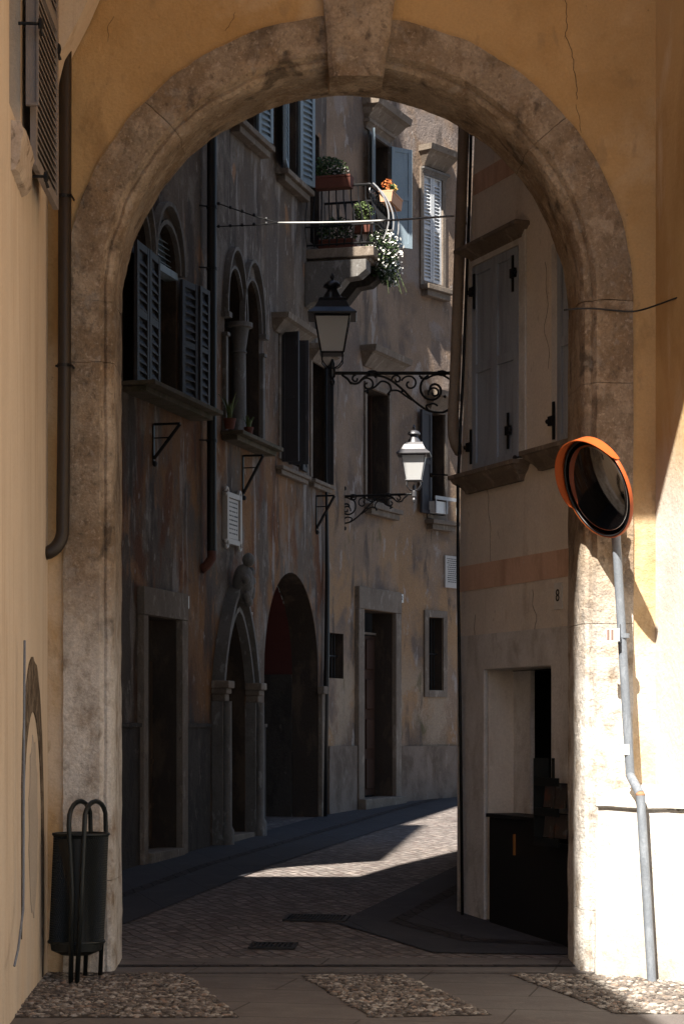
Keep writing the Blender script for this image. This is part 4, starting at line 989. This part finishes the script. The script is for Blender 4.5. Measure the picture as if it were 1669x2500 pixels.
# cabinet in the doorway
u0, u1 = cl(1207, 0)[0]-.03, cl(1366, 0)[0]; zt_ = cl(1207, 1985)[1]
cb = empty("black_cabinet", FC.P((u0+u1)/2, -.1, .05), "black waist high cabinet standing in the pale stone doorway", "cabinet")
mb = MB(); FC.box(mb, u0+.04, u1+.3, -.18, .055, .02, zt_-.03); obj("body", mb, CABI, cb, bevel=.008)
mb = MB(); FC.box(mb, u0+.02, u1+.3, -.20, .075, zt_-.029, zt_); obj("top", mb, CABI, cb, bevel=.005)
mb = MB(); uh, zh = cl(1273, 2062); FC.box(mb, uh-.006, uh+.006, .056, .075, zh-.08, zh+.08); obj("handle", mb, plain("brass", (.5, .22, .06), .4, .6), cb)
rk = empty("magazine_rack", FC.P(cl(1345, 0)[0], .15, .7), "dark wire magazine rack with papers at the doorway", "rack")
ur = cl(1335, 1900)[0]+.17; mb = MB()
z1_ = cl(1345, 1850)[1]; z0_ = cl(1345, 2060)[1]
for z in (z0_, z0_+.22, z0_+.44): FC.box(mb, ur, ur+.4, .08, .10, z, z+.02); FC.box(mb, ur, ur+.4, .19, .20, z, z+.06)
FC.box(mb, ur, ur+.015, .08, .20, z0_, z1_); FC.box(mb, ur+.1, ur+.11, .08, .10, z0_, z1_); obj("frame", mb, BIN, rk)
mb = MB(); 
for z in (z0_+.06, z0_+.28): mb.box(FC.P(ur+.02, .11, z), FC.t*.16, FC.n*.02, Vector((0, 0, .19))+FC.n*-.02); mb.box(FC.P(ur+.20, .11, z), FC.t*.16, FC.n*.02, Vector((0, 0, .17))+FC.n*-.02)
obj("magazines", mb, plain("printed_paper", (.06, .05, .045), .5, layers=[((.12, .05, .035), (9, 9, 9), .55, .6, 1), ((.12, .12, .12), (11, 11, 11), .56, .62, 1)]), rk)

# downpipe at the cream corner
mb = MB(); Zp = 17.45
pp = [(1129, 250), (1129, 331), (1119, 620), (1109, 900), (1103, 1030)]
pts = [px3(x+2, y, Zp) for x, y in pp]+[px3(1106, 1062, Zp), px3(1112, 1086, Zp-.02), px3(1122, 1104, Zp-.05)]
mb.tube([px3(1134, -100, Zp)]+pts, .046, 14); pc = obj("downpipe", mb, PIPE_C, smooth=True); tag(pc, "beige downpipe at the corner of the cream house", "downpipe")
for y, x in ((548, 1122), (1032, 1105)): mb = MB(); mb.lathe(px3(x+2, y, Zp), [(.05, 0), (.05, .02)], 14); obj("pipe_clip", mb, PIPE_C, pc)
mb = MB(); mb.tube([px3(1152, 200, 17.2), px3(1145, 500, 17.2), px3(1130, 900, 17.2), px3(1117, 1180, 17.2), px3(1117, 1400, 17.2), px3(1122, 1700, 17.2), px3(1128, 2240, 17.15)], .013, 6)
tag(obj("cable_conduit", mb, IRON, smooth=True), "thin black conduit down the corner edge of the cream house", "conduit")

# ================================================================== STREET LAMPS
def lamp(P, e, L_, label, k=1.0, metal=LAMPM, group="wall lamps on scrolled iron brackets", mir=1, rot=0):
    """P: centre of lantern at beam height; e: unit vector lantern -> wall"""
    P = Vector(P); e = Vector(e).normalized(); f = Vector((0, 0, 1)).cross(e); r = empty("street_lamp", P, label, "street lamp", group); up = Vector((0, 0, 1))
    cr, sr = math.cos(rot), math.sin(rot)
    def T(a, b, z): a, b = a*cr-b*sr, a*sr+b*cr; return P+(e*a+f*b+up*z)*k
    def sq(h, z): return [T(-h, -h, z), T(h, -h, z), T(h, h, z), T(-h, h, z)]
    m = MB()                                          # roof: flared, capped with vented crown
    m.loft([sq(h, z) for h, z in ((.205, .475), (.208, .490), (.150, .540), (.118, .600), (.112, .628))])
    ro = obj("roof", m, metal, r, bevel=.003)
    m = MB(); m.lathe(P+up*.63*k, [(q*k, z*k) for q, z in ((.088, 0), (.080, .02), (.055, .06), (.042, .085), (.058, .095), (.080, .105), (.078, .118), (.055, .145), (.018, .160), (.010, .168), (.018, .185), (.020, .195), (.006, .222), (.001, .23))], 18); obj("finial", m, metal, ro, smooth='auto')
    m = MB()                                          # glass frustum
    m.loft([sq(h, z) for h, z in ((.092, .170), (.145, .470))], cap=False); obj("glass", m, GLASSM, r)
    m = MB(); m.lathe(T(0, 0, .24), [(.02*k, 0), (.045*k, .03*k), (.05*k, .10*k), (.03*k, .16*k), (.01*k, .18*k)], 12); obj("bulb", m, BULB, r, smooth=True)
    m = MB()
    for a, b in ((-1, -1), (1, -1), (1, 1), (-1, 1)): m.tube([T(a*.093, b*.093, .165), T(a*.147, b*.147, .475)], .0055*k, 5)
    q = sq(.098, .165); m.tube(q+[q[0]], .008*k, 5); q = sq(.149, .470); m.tube(q+[q[0]], .008*k, 5)
    m.loft([sq(.095, .158), sq(.095, .168)])
    obj("lantern_frame", m, metal, r)
    m = MB()
    for a, b in ((-1, -1), (1, -1), (1, 1), (-1, 1)): m.tube([T(a*.085, b*.085, .16), T(a*.088, b*.088, .10), T(a*.055, b*.055, .055), T(a*.012, b*.012, .04)], .006*k, 5)
    m.lathe(P, [(q*k, z*k) for q, z in ((.004, -.115), (.018, -.095), (.024, -.07), (.012, -.045), (.026, -.03), (.028, .03), (.016, .045), (.022, .08), (.008, .12))], 12); obj("cage", m, metal, r, smooth='auto')
    br = MB(); rc = .0085*k
    def Q(a, z): return P+(e*a+up*z)*k
    def spiral(ca, cz, r0, r1, t0, t1, n=26, rr=rc): br.tube([Q(ca+(r0+(r1-r0)*i/n)*math.cos(t0+(t1-t0)*i/n), cz+(r0+(r1-r0)*i/n)*math.sin(t0+(t1-t0)*i/n)) for i in range(n+1)], rr, 6)
    def path(ps, rr=rc):
        out = []
        for i in range(len(ps)-1):
            p0 = ps[max(i-1, 0)]; p1 = ps[i]; p2 = ps[i+1]; p3 = ps[min(i+2, len(ps)-1)]
            for j in range(6):
                t = j/6; out.append(Q(*[.5*((2*p1[q])+(-p0[q]+p2[q])*t+(2*p0[q]-5*p1[q]+4*p2[q]-p3[q])*t*t+(-p0[q]+3*p1[q]-3*p2[q]+p3[q])*t**3) for q in (0, 1)]))
        out.append(Q(*ps[-1])); br.tube(out, rr, 6)
    br.tube([Q(.02, 0), Q(L_, 0)], .015*k, 8)
    for a in (.34, L_*.88): br.blob(Q(a, .0), .05*k, .03*k, .028*k, math.atan2(e.y, e.x))
    path([(.08, -.015), (.13, -.05), (.16, -.085), (.22, -.085), (.28, -.03), (.37, -.02), (.48, -.05), (.60, -.14), (.70, -.24), (.82, -.32), (.94, -.335), (1.02, -.29)], rc*1.15)
    spiral(.30, -.10, .065, .012, 2.6, -4.6); spiral(.20, -.05, .035, .01, 1.5, 6.8)
    path([(.27, -.16), (.36, -.12), (.42, -.07), (.48, -.09), (.50, -.14), (.47, -.18)])
    spiral(.55, -.055, .045, .010, 3.4, -3.2); spiral(.66, -.09, .075, .014, 2.8, -4.4); path([(.49, -.15), (.56, -.15), (.62, -.19), (.68, -.23)])
    spiral(.86, -.14, .125, .02, 1.9, 9.6, 40, rc*1.2); spiral(.87, -.17, .055, .012, 3.5, -3.5)
    path([(.74, -.02), (.79, -.05), (.86, -.02), (.93, -.015), (1.0, -.05)]); path([(.83, -.33), (.80, -.28), (.86, -.26), (.90, -.28)])
    for a, z in ((.16, -.085), (.30, -.165), (.37, -.03), (.48, -.18), (.60, -.15), (.76, -.04), (.96, -.20)): br.blob(Q(a, z), .014*k, .014*k, .014*k)
    br.box(Q(L_, -.36)-f*.02*k, e*.012, f*.04*k, up*.44*k); br.blob(Q(L_, -.40), .02, .02, .03); br.blob(Q(L_, .10), .02, .02, .03)
    obj("scrolled_bracket", br, IRON, r, smooth='auto')
    return r
def glassm():
    m, t, b = nodes("frosted_glass"); b.inputs["Base Color"].default_value = (.95, .96, .96, 1); b.inputs["Roughness"].default_value = .3
    tr = t.nodes.new("ShaderNodeBsdfTranslucent"); tr.inputs[0].default_value = (.8, .8, .78, 1); mx = t.nodes.new("ShaderNodeMixShader"); mx.inputs[0].default_value = .55
    tp2 = t.nodes.new("ShaderNodeBsdfTransparent"); m2 = t.nodes.new("ShaderNodeMixShader"); m2.inputs[0].default_value = .12
    o = t.nodes["Material Output"]; t.links.new(b.outputs[0], mx.inputs[1]); t.links.new(tr.outputs[0], mx.inputs[2])
    t.links.new(mx.outputs[0], m2.inputs[1]); t.links.new(tp2.outputs[0], m2.inputs[2]); t.links.new(m2.outputs[0], o.inputs[0]); return m
GLASSM = glassm(); BULB = plain("milky_bulb", (.35, .30, .25), .4)
P1 = px3(811, 911, 18.2); lamp(P1, (1, 0.0, 0), 1.06, "nearer dark street lamp on a scrolled bracket under the balcony", 1.0)
P2b = FM.P(FM.U(842, 0), 0, 0); P2 = px3(1010, 1206, 27.6); e2 = Vector((P2b.x-P2.x, P2b.y-P2.y, 0))
lamp(P2, e2, e2.length/1.05, "farther sunlit silver street lamp reaching from the brown house", 1.05, LAMPS, rot=R(12))

# wire rope
mb = MB(); a = px3(680, 544, 22.0); b = px3(1107, 527, 19.2); mb.tube([a+(b-a)*f+Vector((0, 0, -.02*math.sin(f*math.pi))) for f in [i/12 for i in range(13)]], .010, 8)
rp_ = obj("span_wire", mb, CABLE, smooth=True); tag(rp_, "taut pale wire strung across the lane in front of the balcony", "wire")
mb = MB(); q1 = FL.P(FL.U(527, .05), .03, FL.px(527, 493, .05)[1]); q2 = FL.P(FL.U(527, .05), .03, FL.px(527, 553, .05)[1])
for q in (q1, q2):
    mid = a+(q-a)*.12 if q is q1 else a
    mb.tube([a, a+(q-a)*.35+Vector((0, 0, -.01)), q], .006, 5)
    for i in range(1, 6): mb.blob(a+(q-a)*(i/5.4), .018, .018, .02)
obj("chain", mb, IRON, rp_)

# ================================================================== LITTER BIN
bx, by = -1.70, 13.90
bn = empty("litter_bin", (bx, by, 0), "dark green perforated steel litter bin hung on hooped posts", "litter bin")
m = MB(); nu, nv = 64, 44; z0, z1 = .26, .95; rb0, rb1 = .175, .178
for i in range(nv+1):
    for j in range(nu):
        aa = 2*math.pi*(j+(.5 if i % 2 else 0))/nu; m.v.append(Vector((bx-.03*(1-i/nv)+rb0*math.cos(aa), by+rb0*.85*math.sin(aa), z0+(z1-z0)*i/nv)))
for i in range(nv):
    for j in range(nu):
        a = i*nu+j; b = i*nu+(j+1) % nu; c = (i+1)*nu+j; d = (i+1)*nu+(j+1) % nu
        if i % 2: m.f += [(a, b, d), (a, d, c)]
        else: m.f += [(a, b, c), (b, d, c)]
o = obj("basket", m, BIN, bn); wf = o.modifiers.new("wire", 'WIREFRAME'); wf.thickness = .0075; wf.use_replace = True
m = MB(); m.lathe((bx-.015, by, 0), [(.10, .23), (.150, .26), (.158, .93), (.02, .90)], 24); obj("liner", m, BINL, bn, smooth='auto')
m = MB()
for z, dx in ((.955, 0), (.255, -.03)): m.tube([Vector((bx+dx+.18*math.cos(t), by+.155*math.sin(t), z)) for t in [2*math.pi*i/32 for i in range(33)]], .011, 6)
obj("rim", m, BIN, bn, smooth=True)
m = MB(); m.lathe((bx-.03, by, 0), [(.10, .17), (.165, .20), (.172, .25), (.02, .26)], 24); obj("base_tray", m, BIN, bn, smooth='auto')
for s_ in (-.055, .045):
    m = MB(); pts = [Vector((bx+s_*.4-.02, by-.20, 0)), Vector((bx+s_*.6, by-.195, .6)), Vector((bx+s_+.0, by-.19, 1.02))]
    for i in range(1, 10):
        t = math.pi*i/10; pts.append(Vector((bx+s_*1.0+.05*(1-math.cos(t))*(1), by-.19+.17*(1-math.cos(t)), 1.05+.12*math.sin(t))))
    pts += [Vector((bx+s_+.10, by+.16, .9)), Vector((bx+s_+.06, by+.17, 0))]
    m.tube(pts, .016, 8); obj("hooped_post", m, BIN, bn, smooth=True)

# ================================================================== TRAFFIC MIRROR
mr = empty("traffic_mirror", (2.02, 13.92, 0), "round convex traffic mirror with orange hood on a bent grey pole", "traffic mirror")
nrm = Vector((-.80, -.43, -.36)).normalized(); ctr = px3(1457, 1192, 13.98); Rm = .335
ex = Vector((0, 0, 1)); ex = (ex-nrm*ex.dot(nrm)).normalized(); ey = nrm.cross(ex)
def disc(r, a, h): return ctr+(ex*math.cos(a)+ey*math.sin(a))*r+nrm*h
nseg = 56; m = MB(); rings = []
for i in range(9):
    r_ = Rm*.955*(1-i/8.0) if i < 8 else .001; h = .05*(1-(r_/(Rm*.955))**2)-.005; rings.append([disc(max(r_, .001), 2*math.pi*j/nseg, h) for j in range(nseg)])
m.loft(rings)
mm, t, bb = nodes("dark_convex_mirror"); bb.inputs["Metallic"].default_value = 1; bb.inputs["Base Color"].default_value = (.30, .30, .31, 1); bb.inputs["Roughness"].default_value = .06
obj("mirror_glass", m, mm, mr, smooth=True)
m = MB(); m.tube([disc(Rm*.985, 2*math.pi*j/nseg, 0) for j in range(nseg+1)], .009, 8); obj("rubber_seal", m, BLACKP, mr, smooth=True)
m = MB(); rings = [[disc(r_, 2*math.pi*j/nseg, h) for j in range(nseg)] for r_, h in ((Rm+.002, .012), (Rm+.009, 0), (Rm+.009, -.010), (Rm*.9, -.028), (Rm*.4, -.07), (.02, -.09))]
m.loft(rings, cap=False); m.f.append(tuple(len(m.v)-nseg+j for j in range(nseg))); obj("back_shell", m, ORANGE, mr, smooth='auto')
m = MB(); k0 = len(m.v); nh = 40
for i in range(nh+1):                                  # hood arching over the top, deeper on the street side
    a = R(-62)+R(170)*i/nh; dep = .075*math.sin(math.pi*i/nh)**.45+.004
    for r_, h in ((Rm+.012, -.02), (Rm+.016, dep), (Rm+.011, dep), (Rm+.007, -.02)): m.v.append(disc(r_, a, h))
for i in range(nh):
    for j in range(4): a = k0+i*4+j; b = k0+i*4+(j+1) % 4; m.f.append((a, b, b+4, a+4))
obj("hood", m, ORANGE, mr, smooth='auto')
pt = px3(1503, 1312, 14.12); p1 = px3(1537, 1893, 14.12); p2 = px3(1562, 1940, 13.86); p3 = px3(1590, 2392, 13.80); p3.z = 0
m = MB(); top_ = pt+(pt-p1).normalized()*.42
m.tube([top_, pt, p1], .030, 14); m.tube([p1, p2], .030, 14); m.tube([p2, p3], .030, 14); obj("pole", m, GALV, mr, smooth='auto')
m = MB(); m.blob(p1, .032, .032, .024, 0, 14, 6); m.blob(p2, .032, .032, .024, 0, 14, 6); obj("weld", m, RUST, mr, smooth=True)
m = MB(); m.tube([ctr-nrm*.11, ctr-nrm*.17, top_+(p1-top_)*.15], .016, 8); m.lathe(top_+(p1-top_)*.15-Vector((0, 0, .03)), [(.038, 0), (.038, .06)], 14); obj("mounting_arm", m, GALV, mr)
zc = px3(1522, 1550, 14.12); m = MB(); m.lathe(zc-Vector((0, 0, .02)), [(.037, 0), (.037, .03)], 14); m.box(zc+Vector((-.035, -.045, -.05)), (.02, .03, 0), (-.01, .008, 0), (0, 0, .12)); obj("clamp", m, GALV, mr)
m = MB(); m.box(zc+Vector((-.125, -.06, -.045)), (.085, -.02, 0), (.0, .01, 0), (0, 0, .085)); pl_ = obj("small_plate", m, WHITEE, mr)
m = MB(); o_ = zc+Vector((-.125, -.0605, -.045))
for (a, b, c, d) in ((.05, .25, .08, .92), (.36, .55, .08, .92)): m.box(o_+Vector((.085*a, -.02*a-.001, .085*c)), (.085*(b-a), -.02*(b-a), 0), (0, .0008, 0), (0, 0, .085*(d-c)))
obj("printed_mark", m, plain("faded_brown_print", (.22, .14, .115), .7), pl_)
m = MB(); q = px3(1530, 1830, 14.12); m.lathe(q-Vector((0, 0, .035)), [(.0312, 0), (.0312, .07)], 14); obj("white_sticker", m, WHITEE, mr)
